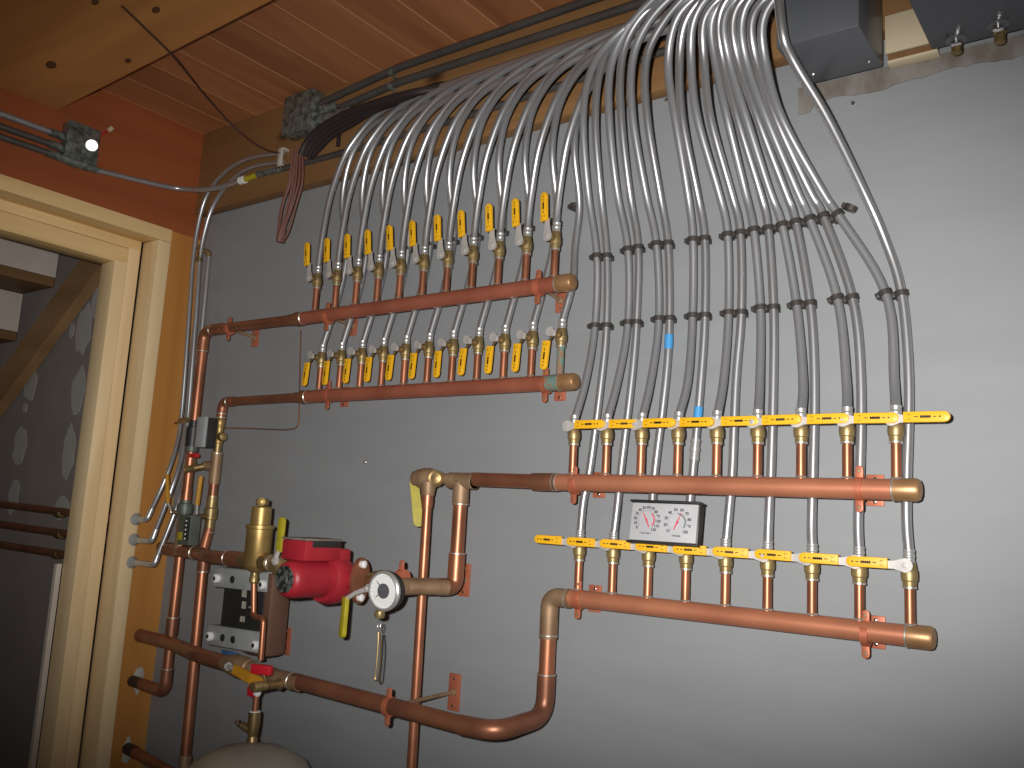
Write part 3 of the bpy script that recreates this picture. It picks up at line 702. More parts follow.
# ---- isolating valve and sensor block below, at the foot of the left riser
t = T('isolation_valve', 'aged valve with orange lever at the foot of the left riser', 'valve', (.21, -.095, 1.33))
zt = at(184, 500, -.095).z
t.part('body', MB().use('greencap').lathe((.21, -.095, zt-.075), Z, [(0, .017), (.035, .017), (.036, .022), (.05, .024), (.064, .022), (.066, .0165), (.075, .0160)], 18).use('dusty').tube([(.21, -.095, 1.30), (.21, -.095, zt-.06)], .0185, 18))
pv = at(172, 512, -.13)
lv = t.part('lever', MB().use('brassdark').tube([(.21, -.10, pv.z), pv], .006, 10).use('mirror').lathe(pv, -Y, [(0, .006), (.005, .005), (.007, .003)], 8))
g0 = at(168, 503, -.13); g1 = at(167, 474, -.13)
t.part('lever_grip', MB().use('zinc').tube([pv, g0], .0035, 8).use('orangevinyl').tube([g0, g1], [.0065, .0055], 10), label='orange lever grip')
bc = at(186, 530, -.13)
t = T('sensor_block', 'small dark control block with a row of white dots', 'control block', bc)
t.part('housing', MB().use('greencap').box(bc+Vector((-.012, .018, 0)), (.056, .034, .085), None, .003))
t.part('indicator_strip', MB().use('black').box(bc+Vector((.006, -.002, .003)), (.018, .006, .064), None, .001))
for k in range(5): t.part('indicator_dot', MB().use('white').lathe(bc+Vector((.006, -.005, .026-.0125*k)), -Y, [(0, .0032), (.001, .003), (.0012, 0)], 10))
t.part('side_label', MB().use('oldyellow').box(bc+Vector((-.026, -.001, -.018)), (.020, .003, .022), None, .001))

# ---- air separator
t = T('air_separator', 'brass cylindrical air separator left of the red pump', 'air separator', (sx.x, YP, 1.27))
zb, ztp = at(258, 573, YP).z, at(262, 527, YP).z
SR = .032
prof = [(0, .010), (.006, .022), (.014, SR-.004), (.02, SR), (ztp-zb-.006, SR), (ztp-zb-.004, SR+.003), (ztp-zb+.004, SR+.003), (ztp-zb+.006, SR-.007)]
zt2 = at(264, 508, YP).z
prof += [(zt2-zb, SR-.007), (zt2-zb+.004, SR-.011), (zt2-zb+.005, 0)]
t.part('vessel', MB().use('brasscast').lathe((sx.x, YP, zb), Z, prof, 28))
zc = at(266, 502, YP).z
cap = MB().use('brassdark').lathe((sx.x, YP, zt2), Z, [(0, .008), (.006, .008), (.007, .016), (.02, .0165), (.023, .012), (.024, 0)], 18).use('brasscast').lathe((sx.x+.012, YP-.012, zt2+.015), (X-Y), [(0, .011), (.012, .011), (.014, .006), (.015, 0)], 14)
t.part('vent_cap', cap)
t.part('port', MB().use('brassdark').lathe((sx.x+.022, YP, ZU), X, [(0, .021), (.012, .023), (.03, .021), (.032, .018)], 18)); t.part('port', MB().use('brassdark').lathe((sx.x-.022, YP, ZU), -X, [(0, .021), (.02, .022), (.03, .02)], 18))
dz0 = zb; dr_ = Vector((sx.x-.004, YP, 0))
c = MB().use('brass').lathe(dr_+Z*(zb-.026), Z, [(0, .008), (.004, .012), (.014, .012), (.018, .010), (.028, .010)], 14); t.part('drain_boss', c)
q1 = at(253.5, 616, YP); q2 = at(265, 619, YP); q3 = at(262, 660, YP)
c = MB().use('copper').tube(fillet([dr_+Z*(zb-.02), Vector((q1.x, YP, q1.z)), Vector((q2.x, YP-.004, q2.z)), Vector((q3.x, YP-.004, q3.z))], .012, 6), .0072, 14)
solder_ring(c, Vector((sx.x-.003, YP, q1.z+.02)), Z, .0075)
t.part('drain_pipe', c)

# ---- circulator pump
pz = pc.z
t = T('circulator_pump', 'red circulator pump with a dusty terminal box on top', 'pump', (pc.x, YP, pz))
yb = YP-.028; yf = YP-.150
mt = MB().use('red').lathe((pc.x, yb+.01, pz), -Y, [(0, .047), (.012, .049), (.016, .041), (.10, .041), (.114, .040), (.122, .036), (.126, .030), (.127, .027)], 32); t.part('motor', mt)
t.part('cooling_disc', MB().use('ventgrille').lathe((pc.x, yb+.01-.1275, pz), -Y, [(-.008, .029), (0, .029), (.0015, .028), (.0016, .012), (.004, .011), (.0045, 0)], 28))
vb = MB().use('red').lathe((pc.x, yb, pz), Y, [(-.012, .052), (0, .058), (.03, .058), (.05, .045), (.056, .02)], 28).box((pc.x+.01, yb+.02, pz+.040), (.055, .035, .055), None, .006)
vb.tube([(pc.x-.075, YP, pz+.002), (pc.x+.075, YP, pz)], .021, 18)
t.part('volute', vb)
bx = MB().use('red').box((pc.x, yb-.048, pz+.062), (.078, .104, .044), None, .004); tb = t.part('terminal_box', bx)
t.part('box_lid', MB().use('dust').box((pc.x, yb-.048, pz+.086), (.081, .107, .005), None, .002).use('black').box((pc.x+.0382, yb-.040, pz+.077), (.0035, .082, .015), None, .001), tb)
for s in (-1, 1):
    fx = pc.x+s*.080; fz = pz+.001
    f = MB().use('darkcopper' if s > 0 else 'red').prism([(.047*math.cos(a)*(.62), .047*math.sin(a)) if False else ((.026+.0*abs(math.sin(a)))*math.cos(a), .050*math.sin(a)) for a in [2*math.pi*k/24 for k in range(24)]], frame((fx-.005, YP, fz), (0, 1, 0), (0, 0, 1), (1, 0, 0)), .011, .001)
    t.part('flange', f)
    for z_ in (-.036, .036): t.part('flange_bolt', MB().use('white').lathe((fx+.005, YP-.004, fz+z_), X, [(-.014, .0075), (.010, .0085), (.012, .006), (.013, 0)], 10))

# ---- large lever valves
def lever_valve(label, c, ax, L, r, piv, g0, g1, gm, gw=.017, lever='zinc', ang=None, body='brass'):
    c = Vector(c); ax = Vector(ax).normalized()
    t = T('lever_valve', label, 'valve', c, 'large lever valves')
    t.part('body', MB().use(body).lathe(c-ax*L/2, ax, [(0, r*.82), (L*.16, r*.86), (L*.18, r*1.02), (L*.3, r*1.05), (L*.38, r*1.16), (L*.62, r*1.16), (L*.7, r*1.05), (L*.82, r*1.02), (L*.84, r*.86), (L, r*.82)], 22).tube([c, c+(Vector(piv)-c)*.92], .0085, 12))
    lv = MB().use(lever).lathe(Vector(piv), (Vector(piv)-c).normalized(), [(-.004, .010), (0, .010), (.001, .007), (.007, .0065), (.008, .003)], 8)
    g0, g1 = Vector(g0), Vector(g1); d = (g1-g0).normalized(); n = (Vector(piv)-c).normalized(); n = (n-d*n.dot(d)).normalized(); s = d.cross(n)
    lv.tube([piv, Vector(piv)*.5+g0*.5+n*.002, g0+d*.004], [.0062, .0055, .005], 8)
    lo = t.part('lever', lv)
    W = gw; LL = (g1-g0).length
    pts = [(0, -W*.42)] + [(LL-W*.5+W*.5*math.sin(math.pi*i/8), -W/2*math.cos(math.pi*i/8)) for i in range(9)] + [(0, W*.42)]
    t.part('lever_grip', MB().use(gm).prism(pts, frame(g0-n*.004, d, s, n), .009, .002), lo)
    return t
vc = Vector((sx.x+.105, YP, ZU-.004))
lever_valve('valve with an upright yellow lever behind the red pump', vc, X, .07, .024, vc+Vector((0, -.030, .012)), at(279, 552, -.235), at(282.5, 517, -.235), 'oldyellow', .020)
vc = Vector(((pc.x+gx.x)/2+.047, YP, (gz+pz)/2+.002))
lever_valve('brass valve with a yellow lever hanging down right of the red pump', vc, X, .085, .024, vc+Vector((-.012, -.036, -.012)), at(346, 597, YP-.045), at(342, 638, YP-.045), 'oldyellow', .022, body='brassdark')
vc = Vector((at(431, 478, -.108).x, -.108, 1.536))
t = lever_valve('brass valve with a greenish yellow lever at the top of the slim pipe', vc+Vector((-.012, .0, 0)), X, .075, .021, vc+Vector((-.04, .026, .004)), at(414, 482, -.088), at(419, 527, -.088), 'oldyellow', .024, body='dusty')
t.part('front_plug', MB().use('dusty').tube([vc+X*.02, vc+X*.07], .0125, 14).use('brassdark').lathe(vc+Vector((.026, -.006, .0)), (X*.5-Y), [(0, .018), (.016, .018), (.014, .013), (.020, .012), (.022, 0)], 16))
t.part('outlet', MB().use('dusty').lathe((th0.x, -.115, 1.497), Z, [(0, .0145), (.012, .0165), (.03, .018)], 18))
va = at(240, 666.5, YP); dx = (v1-v0).normalized()
lever_valve('brass valve with an orange lever in the lower pipe run', va, dx, .115, .023, at(228, 666.5, YP-.045), at(234, 669, YP-.055), at(262, 684.5, YP-.055), 'orangevinyl', .026, lever='zinc', body='dusty')
# drains on the lower run
a = at(281, 684, YP-.016); bq = at(252, 687, YP-.10); hc = at(262, 669.5, YP-.06)
hose_drain('brass drain valve with a red handle on the lower pipe run', [a, bq], hc, (a+bq)/2, hw=(.052, .016, .022), rotz=.3)
tc_ = at(256, 700, YP)
t = T('tank_valve', 'brass angle valve on the small pipe above the tank', 'valve', (tc_.x, YP, .92))
zA = lambda v: at(257, v, YP).z
t.part('pipe_run', MB().use('copper').tube([(tc_.x, YP, zA(684)), (tc_.x, YP, zA(712))], .0075, 14))
t.part('handle', MB().use('redhandle').box((tc_.x-.002, YP-.012, zA(691)), (.026, .012, .022), None, .003).use('white').lathe((tc_.x+.014, YP-.012, zA(691)), X, [(0, .009), (.006, .009), (.007, 0)], 12), label='red handle with white cap')
t.part('body', MB().use('brassdark').lathe((tc_.x, YP, zA(739)), Z, [(0, .008), (.006, .012), (.03, .0145), (.058, .0145), (.06, .0125)], 16).use('white').lathe((tc_.x, YP, zA(714)), Z, [(0, .0125), (.003, .0142), (.006, .0125)], 14).use('brassdark').tube([(tc_.x, YP, zA(733)), (tc_.x-.03, YP-.012, zA(731)+.008)], .009, 12))
t.part('stem', MB().use('mirror').lathe((tc_.x-.032, YP-.013, zA(731)+.010), (-X-Y*.4+Z*.2), [(0, .008), (.006, .008), (.009, .004), (.016, .004)], 10))
t.part('union_ring', MB().use('putty').lathe((tc_.x, YP, zA(741)), Z, [(0, .009), (.005, .010), (.007, .008)], 12))

# ---- dial thermometer in the pipe
gd = at(384, 591, YP-.065)
t = T('dial_gauge', 'round white dial gauge with black rim right of the red pump', 'gauge', gd)
gn = Vector((.06, -1, -.05)).normalized(); gxv = gn.cross(Z).normalized()*-1; gyv = gn.cross(gxv)*1
if gyv.z < 0: gyv = -gyv
GR = .0405
t.part('case', MB().use('black').lathe(gd-gn*.0, gn, [(-.026, .03), (-.02, GR-.002), (-.002, GR), (.0, GR)], 32))
bz = MB().use('crimp').lathe(gd, gn, [(-.004, GR+.0005), (.002, GR+.001), (.005, GR-.002), (.005, GR-.005), (.001, GR-.006)], 32); t.part('bezel', bz)
fc = t.part('dial_face', MB().use('white').lathe(gd, gn, [(-.001, GR-.005), (.0015, GR-.005), (.0016, 0)], 32))
GF = frame(gd+gn*.0016, gxv, gyv, gn)
mk = MB().use('ink').prism(disc(.0155, 24), GF, .0012)
for a in (2.35, 3.75): mk.prism([(.015*math.cos(a)-.0012*math.sin(a), .015*math.sin(a)+.0012*math.cos(a)), (.029*math.cos(a), .029*math.sin(a)), (.015*math.cos(a)+.0012*math.sin(a), .015*math.sin(a)-.0012*math.cos(a))], GF, .0010)
t.part('dial_marks', mk, fc)
mk = MB().use('grayink')
for k in range(17):
    a = -.7+k*(math.pi+1.4)/16; mk.prism([(.030*math.cos(a)-.0004*math.sin(a), .030*math.sin(a)+.0004*math.cos(a)), (.033*math.cos(a)-.0004*math.sin(a), .033*math.sin(a)+.0004*math.cos(a)), (.033*math.cos(a)+.0004*math.sin(a), .033*math.sin(a)-.0004*math.cos(a)), (.030*math.cos(a)+.0004*math.sin(a), .030*math.sin(a)-.0004*math.cos(a))], GF, .0008)
t.part('dial_scale', mk, fc)
t.part('stem', MB().use('brass').tube([gd-gn*.022, (gx.x, YP-.02, gz)], .009, 14).lathe(Vector((gx.x, YP-.028, gz)), -Y, [(0, .015), (.006, .0165), (.010, .0165), (.014, .012)], 6))
kn = at(379.5, 617, YP-.06)
t.part('bottom_nut', MB().use('brass').lathe(kn+Z*.014, -Z, [(0, 0), (0, .006), (.002, .010), (.010, .0115), (.016, .009), (.018, 0)], 12))
k0 = at(379, 626, YP-.06)
b = MB().use('crimp').tube([k0+Vector((.006*math.cos(a), -.002*math.cos(a), .008*math.sin(a))) for a in [2*math.pi*k/16 for k in range(17)]], .0012, 6)
t2 = T('chain_loop', 'doubled bead chain hanging from the dial gauge', 'chain', at(376, 680, YP-.06))
t2.part('split_ring', b)
lp = [at(u, v, YP-.06) for u, v in ((378.5, 632), (378, 645), (376.5, 665), (375, 678), (376.5, 681), (378.5, 678), (380.3, 660), (381, 645), (380, 632))]
t2.part('chain', MB().use('brassdark').tube(smooth(spline(lp, 5), 2), .0017, 6))

# ---- plate heat exchanger
t = T('plate_heat_exchanger', 'copper brown plate heat exchanger clamped between two zinc brackets', 'heat exchanger', (.59, -.11, 1.06))
hx0, hx1, hy0, hy1 = .503, .690, -.145, -.075
zlo, zhi = at(272, 657, -.11).z, at(284, 572, -.11).z
t.part('plate_pack', MB().use('hx').box2((hx0+.08, hy0, zlo), (hx1, hy1, zhi), .016))
fz0, fz1 = at(240, 640, hy0).z, at(240, 590, hy0).z
fp = t.part('front_panel', MB().use('black').box2((hx0, hy0-.004, zlo+.05), (hx1-.022, hy0+.045, zhi-.03), .003))
for u, v, w_, h_ in ((244.5, 592, .018, .026), (244, 605, .016, .018), (242.5, 619, .018, .014)):
    q = at(u, v, hy0-.004); t.part('sticker', MB().use('label').box(q, (w_, .002, h_), None), fp)
for nm, uvs in (('top', ((216, 572), (266, 588))), ('bottom', ((209, 632), (259, 646)))):
    a, c_ = at(*uvs[0], hy0-.012), at(*uvs[1], hy0-.012); mz = (a.z+c_.z)/2; h_ = .048
    br = MB().use('zincplate').box(((a.x+c_.x)/2, hy0-.012, mz), (c_.x-a.x+.008, .004, h_), Matrix.Rotation(-.02, 3, 'Y'), .001).box(((a.x+c_.x)/2, hy0+.006, mz+h_/2), (c_.x-a.x+.008, .036, .004), Matrix.Rotation(-.02, 3, 'Y'), .001)
    bo = t.part('clamp_bracket', br)
    for k, dx_ in enumerate((.012, c_.x-a.x-.008)):
        t.part('bolt', MB().use('white').lathe((a.x+dx_, hy0-.014, mz-.004), -Y, [(0, .012), (.008, .012), (.010, .009), (.011, .006)], 14).use('black').lathe((a.x+dx_, hy0-.0245, mz-.004), -Y, [(0, .006), (.001, .0055), (.0012, 0)], 10), bo)
    for dx_ in ((.075,) if nm == 'top' else (.062, .105)):
        t.part('slot', MB().use('black').lathe((a.x+dx_, hy0-.0135, mz-.002), -Y, [(0, .010), (.0014, .0095), (.0016, 0)], 14), bo)
t.part('warning_label', MB().use('bluelabel').box((hx0+.055, hy0-.008, zlo-.004), (.06, .004, .016), None, .001))
hp = at(287, 641, 0)
t = T('pipe_hanger', 'copper hanger plate with white nut right of the heat exchanger', 'pipe hanger', (hp.x, 0, hp.z), 'copper pipe hangers')
pl = t.part('wall_plate', MB().use('hanger').box((hp.x, -.0025, hp.z), (.034, .004, .072), None, .001))
for s in (-1, 1): t.part('screw', MB().use('mirror').lathe((hp.x, -.0045, hp.z+s*.026), -Y, [(0, .0038), (.0012, .0035), (.0022, .0016)], 10), pl)
t.part('rod', MB().use('darkcopper').tube([(hp.x, -.004, hp.z), (hp.x-.004, -.07, hp.z)], .0045, 10))
t.part('nut', MB().use('white').lathe((hp.x-.001, -.012, hp.z), -Y, [(0, .010), (.010, .0115), (.014, .010), (.015, 0)], 12))

# two free hangers of the boiler line
hanger('copper hanger on a long rod carrying the lowest pipe run', (455, 692), (391, 707), YP, PR+.002, (.034, .082))
p = at(455, 692, 0); q = at(464, 580, 0)
hanger('copper hanger behind the elbow right of the dial gauge', (465, 580), (405, 580), YP, PR+.004, (.034, .075))

# ---- tank
tk = Vector((at(252, 745, -.25).x, -.25, 0)); tz = at(252, 745, -.25).z
b = T('pressure_tank', 'beige grey domed pressure tank at the bottom edge', 'tank', (tk.x, tk.y, 0))
b.part('shell', MB().use('tank').lathe(tk, Z, [(.03, .12), (.06, .148), (.09, .155), (tz-.11, .155), (tz-.075, .150), (tz-.04, .128), (tz-.014, .085), (tz-.003, .035), (tz, .0)], 40))
b.part('stand', MB().use('black').lathe(tk, Z, [(0, .125), (.06, .12), (.07, .10)], 32))
b.part('inlet', MB().use('brassdark').lathe(tk+Vector((tc_.x-tk.x, YP-tk.y, tz-.03)), Z, [(0, .013), (.03, .013), (.04, .009)], 14))

# ================================================================== thermometer on the wall
TY = -.112                                  # the tubes run between it and the wall
tc0, tc1 = at(631, 520, TY), at(697, 523, TY)
cx, cz = (tc0.x+tc1.x)/2, (tc0.z+tc1.z)/2
Wd, Hd = at(697, 524, TY).x-at(629, 520, TY).x-.004, .072; cz -= .0012; cx -= .003
t = T('thermometer', 'black cased twin-dial thermometer and humidity meter between the right headers', 'thermometer', (cx, TY, cz-Hd/2))
t.part('case', MB().use('black').box2((cx-Wd/2-.003, TY+.004, cz-Hd/2-.003), (cx+Wd/2+.003, TY+.025, cz+Hd/2+.003), .004))
cs = MB().use('black')
for s in (-1, 1): cs.box((cx, TY+.010, cz+s*(Hd/2+.0035)), (Wd+.010, .026, .0045), None, .0015)
t.part('case_lip', cs)
f = t.part('dial_face', MB().use('dial').box2((cx-Wd/2, TY, cz-Hd/2), (cx+Wd/2, TY+.006, cz+Hd/2), .001))
def dial(cxx, czz, nums, a0, a1, R, arc, tip, arcm, cap):
    o = Vector((cxx, TY, czz)); mk = MB().use('ink')
    for k, s in enumerate(nums):
        a = a0+(a1-a0)*k/(len(nums)-1); text_into(mk, s, .0078, facing(o+Vector((R*math.cos(a), 0, R*math.sin(a)))), .0005)
        for j in range(4):
            aa = a0+(a1-a0)*(k+j/4)/(len(nums)-1)
            if aa < a1-.01: continue
            F = facing(o, aa); r0, r1 = R*.72, R*.77
            mk.prism([(r0, -.00025), (r1, -.00025), (r1, .00025), (r0, .00025)], F, .0004)
    t.part('dial_numbers', mk, f)
    t.part('comfort_arc', MB().use(arcm).prism(arc_band(R*.60, R*.70, arc[0], arc[1]), facing(o), .0005), f)
    nd = MB().use('redink'); F = facing(o-Y*.0012, tip)
    nd.prism([(-R*.62, -.0010), (-R*.62, .0010), (0, .0014), (R*.80, .0003), (R*.80, -.0003), (0, -.0014)], F, .0006)
    nd.lathe(o, -Y, [(0, .0024), (.002, .0022), (.0022, 0)], 12); t.part('needle', nd, f)
    cp = MB().use('ink'); text_into(cp, cap, .0046, facing(o+Vector((0, 0, -R*1.02))), .0004); t.part('dial_caption', cp, f)
r_ = math.radians
dial(cx-Wd*.255, cz+.003, [str(10*k) for k in range(13)], r_(218), r_(-48), .0245, (r_(-40), r_(52)), r_(118), 'redink', 'Temperature')
dial(cx+Wd*.215, cz+.001, [str(10*k) for k in range(1, 11)], r_(222), r_(-45), .0245, (r_(-35), r_(92)), r_(68), 'greenink', 'Humidity')
t.root.rotation_euler = (-.15, 0, 0)
mk = MB().use('grayink').box((cx-.002, TY, cz-Hd*.37), (.020, .0006, .0012)).box((cx-.002, TY, cz-Hd*.41), (.012, .0006, .0010)); t.part('small_print', mk, f)

# ================================================================== electrical gear
# grey box overhead
z0 = 2.304
t = T('electrical_box', 'plain grey electrical box mounted beside the tube bundle', 'electrical box', (2.07, -.12, z0), 'grey electrical boxes')
t.part('housing', MB().use('grey').box2((2.003, -.212, z0), (2.145, -.0535, 2.60), .003))
t.part('cover_screw', MB().use('mirror').lathe((2.05, -.2125, 2.43), -Y, [(0, .012), (.002, .012), (.004, .007), (.006, .006)], 14))
t.part('rivet', MB().use('mirror').lathe((2.03, -.09, z0), -Z, [(0, .003), (.002, .002)], 8)); t.part('rivet', MB().use('mirror').lathe((2.128, -.085, z0), -Z, [(0, .003), (.002, .002)], 8))
t = T('electrical_box', 'dark grey electrical panel at the top right corner', 'electrical box', (2.45, -.15, 2.312), 'grey electrical boxes')
t.part('housing', MB().use('panelgrey').box2((2.226, -.30, 2.312), (2.75, -.0535, 2.63), .006))
t.part('bottom_flange', MB().use('panelgrey').box2((2.262, -.296, 2.308), (2.745, -.058, 2.3125), .002))
for u, v in ((956, 40), (998, 25)):
    p = atz(u, v, 2.308)
    t.part('knockout', MB().use('grey').lathe((p.x, p.y, 2.3085), -Z, [(0, .017), (.0012, .0168), (.0016, .012)], 20))
    t.part('connector', MB().use('mirror').lathe((p.x, p.y, 2.307), -Z, [(0, .009), (.008, .0085), (.010, .006), (.011, 0)], 12))
for u, v in ((958, 54), (1001, 43)):
    p = at(u, v, -.058); t.part('conduit_hub', MB().use('brassdark').lathe((p.x, -.068, 2.309), -Z, [(0, .011), (.004, .011), (.006, .009), (.02, .0088), (.022, .006)], 8))

# galvanized box on the ledger
pA, pB = at(284, 112, -.085), at(309.5, 110, -.085)
bz0, bz1 = at(297, 131, -.085).z, at(297, 94, -.085).z
t = T('junction_box', 'galvanized junction box on the ledger with the black cables below', 'junction box', (pA.x, -.06, bz0), 'galvanized junction boxes')
t.part('box', MB().use('galv').box2((pA.x, -.082, bz0), (pB.x+.01, -.0385, bz1), .003))
t.part('cover', MB().use('galv').box2((pA.x-.002, -.086, bz0-.002), (pB.x+.012, -.082, bz1+.002), .0015))
cn = at(330, 112, -.06)
t.part('connector', MB().use('galv').lathe((pB.x+.011, -.06, bz0+.055), X, [(0, .016), (.012, .019), (.022, .016), (.05, .017), (.07, .013), (.072, 0)], 14))
t.part('connector', MB().use('galv').lathe((pB.x+.011, -.06, bz0+.028), X, [(0, .014), (.03, .016), (.10, .013), (.13, .011), (.132, 0)], 14))
# conduits along the ledger
for pts, y, lab in (([(322, 103), (345, 92), (400, 67), (590, 0)], -.062, 'dark conduit along the ceiling from the galvanized box, the higher one'), ([(340, 108), (370, 95), (400, 82), (650, 0)], -.050, 'dark conduit along the ledger from the galvanized box, the lower one')):
    P = [at(u, v, y) for u, v in pts]; dv = (P[-1]-P[-2]).normalized(); P.append(Vector((XEND, y, P[-1].z)))
    t = T('conduit', lab, 'conduit', P[0], 'conduits on the ledger')
    t.part('conduit_pipe', MB().use('conduit').tube(P, .0105, 12))
    q = at(392, 71, y) if y < -.06 else at(392, 86, y)
    t.part('strap', MB().use('galv').lathe(q-X*.006, X, [(0, .011), (0, .0125), (.012, .0125), (.012, .011)], 12).box(q+Vector((0, .02, -.014)), (.012, .022, .003), None))
# black cables sweeping down from the bundle, each its own
cab = [[(301+o, 155+o*.3), (307+o*1.2, 142+o*.8), (322+o, 127+o), (345+o, 114+o*.9), (375, 103+o*.75), (410, 93+o*.5)] for o in (9, 6, 3, 0)]
for k, (c_, wd) in enumerate(zip(cab, ('lowest', 'second lowest', 'third lowest', 'topmost'))):
    P = [at(u, v, -.075-.012*k) for u, v in c_]; P += [P[-1]+Vector((.10, .016+.010*k, .018)), Vector((P[-1].x+.36, -.049, 2.503+.0165*k)), Vector((XEND, -.049, 2.506+.0165*k))]
    b = MB().use('rubber').tube(smooth(spline(P, 7), 2), .0095, 10)
    single('black_cable', b, '%s of the black cables sweeping up from the hanging brown wires' % wd, 'cable', 'black cables on the ledger')
P = [at(u, v, -.062) for u, v in ((339, 108), (339.5, 128), (338, 146))]
single('cable_drop', MB().use('rubber').tube(P, .0055, 8), 'short black drop hanging under the black cables', 'cable')
# coil of brown wire
t = T('wire_coil', 'hank of thin brown wire hanging in front of the grey wall', 'wire', at(287, 240, -.09))
rw = random.Random(11)
base = [[(296, 148), (291, 180), (282, 205), (279, 232), (283, 240)], [(302, 150), (303, 180), (296, 205), (288, 232), (282, 241)], [(298, 146), (296, 180), (291, 205), (284, 228), (281, 240)], [(294, 150), (288, 182), (280, 210), (278, 234), (281, 241)], [(300, 147), (300, 178), (294, 200), (286, 225), (280, 240)], [(296, 152), (293, 185), (286, 212), (281, 235), (283, 241)]]
for j, s in enumerate(base):
    P = [at(u+rw.uniform(-.7, .7), v, -.085-.004*(j % 3)) for u, v in s]
    t.part('wire_strand', MB().use('brownwire').tube(smooth(spline(P, 7), 2), .0034, 8))
t.part('tied_end', MB().use('brownwire').tube([at(284, 222, -.089), at(281, 236, -.089), at(280, 242, -.089)], [.006, .013, .012], 10))
# left wall box
t = T('junction_box', 'galvanized junction box on the plywood above the doorway', 'junction box', (0, -.44, 2.39), 'galvanized junction boxes')
t.part('box', MB().use('galv').box2((.0005, -.492, 2.412), (.040, -.402, 2.515), .004))
t.part('cover', MB().use('galv').box2((.040, -.494, 2.410), (.044, -.400, 2.517), .0015))
kp = atx(93, 145, .05)
t.part('bright_knob', MB().use('mirror').lathe((.044, kp.y, kp.z), (CAM-Vector((.044, kp.y, kp.z))), [(0, .016), (.006, .018), (.012, .018), (.0145, .016), (.0155, .004), (.0156, 0)], 16))
lk = atx(82, 165, .03)
t.part('conduit_body', MB().use('galv').tube([(.028, -.50, 2.405), (.028, -.46, 2.404), (.028, -.385, 2.404)], [.013, .017, .010], 12))
for zc_, zl, lab in ((2.466, 2.452, 'uppermost conduit running left from the box above the doorway'), (2.432, 2.415, 'middle conduit running left from the box above the doorway'), (2.404, 2.386, 'lowest conduit running left from the box above the doorway')):
    t_ = T('conduit', lab, 'conduit', (.025, -.5, zc_), 'conduits above the doorway')
    t_.part('conduit_pipe', MB().use('conduit' if zc_ < 2.45 else 'tubegrey').tube([(.025, -.53, zc_), (.025, -1.35, zl)], .0092, 12))
    t_.part('connector', MB().use('galv').lathe((.025, -.490, zc_), -Y, [(0, .011), (.012, .013), (.02, .0115), (.045, .0115)], 12))
wA = [atx(u, v, .03) for u, v in ((98, 136), (104, 133), (108, 131))]
t_ = T('wire_tail', 'short red wire tail ending in a beige wire nut above the box', 'wire', wA[0])
t_.part('wire', MB().use('redhandle').tube([Vector((.02, wA[0].y, wA[0].z)), wA[1], wA[2]], .003, 8)); t_.part('wire_nut', MB().use('beige').tube([wA[2], atx(112, 128, .032)], [.006, .0075], 8))
P = [Vector((.028, -.388, 2.404)), atx(150, 183, .03), atx(178, 188.5, .035), at(205, 189.5, -.09), at(228, 185, -.062), at(246, 178, -.058)]
b = MB().use('tube').tube(smooth(spline(P, 8), 2), .0085, 12)
t = T('flexible_cable', 'grey cable sagging across the corner from the doorway box', 'cable', P[0]); t.part('cable', b)
e0, e1 = at(243, 180, -.058), at(258, 174.5, -.055)
t.part('connector', MB().use('white').tube([e0-X*.012, e0+X*.01], [.013, .012], 12)); t.part('yellow_sleeve', MB().use('oldyellow').tube([e0+X*.01, e1], [.0085, .009], 10))
P = [at(258, 174.5, -.055), at(285, 168, -.052), at(330, 156, -.05), at(400, 136, -.05), at(480, 112, -.049), at(655, 54, -.048), at(772, 17, -.048)]
b = MB().use('conduit').tube(spline(P, 5), .0088, 10)
for k in range(12):
    p_ = P[0].lerp(P[1], k/12); b.use('galv').lathe(p_-X*.003, X, [(0, .0088), (.003, .0102), (.006, .0088)], 10)
single('flexible_conduit', b, 'ribbed metal conduit along the lower edge of the ledger', 'conduit', 'conduits on the ledger')
P = [atz(122, 6, 2.5435), atz(150, 33, 2.5435), atz(174, 57, 2.5435), at(205, 95, -.25), at(235, 128, -.11), at(262, 148, -.07), at(282, 154, -.06)]
single('loose_wire', MB().use('thinwire').tube(smooth(spline(P, 8), 2), .0028, 8), 'thin dark wire strung from the ceiling beam to the ledger', 'wire')

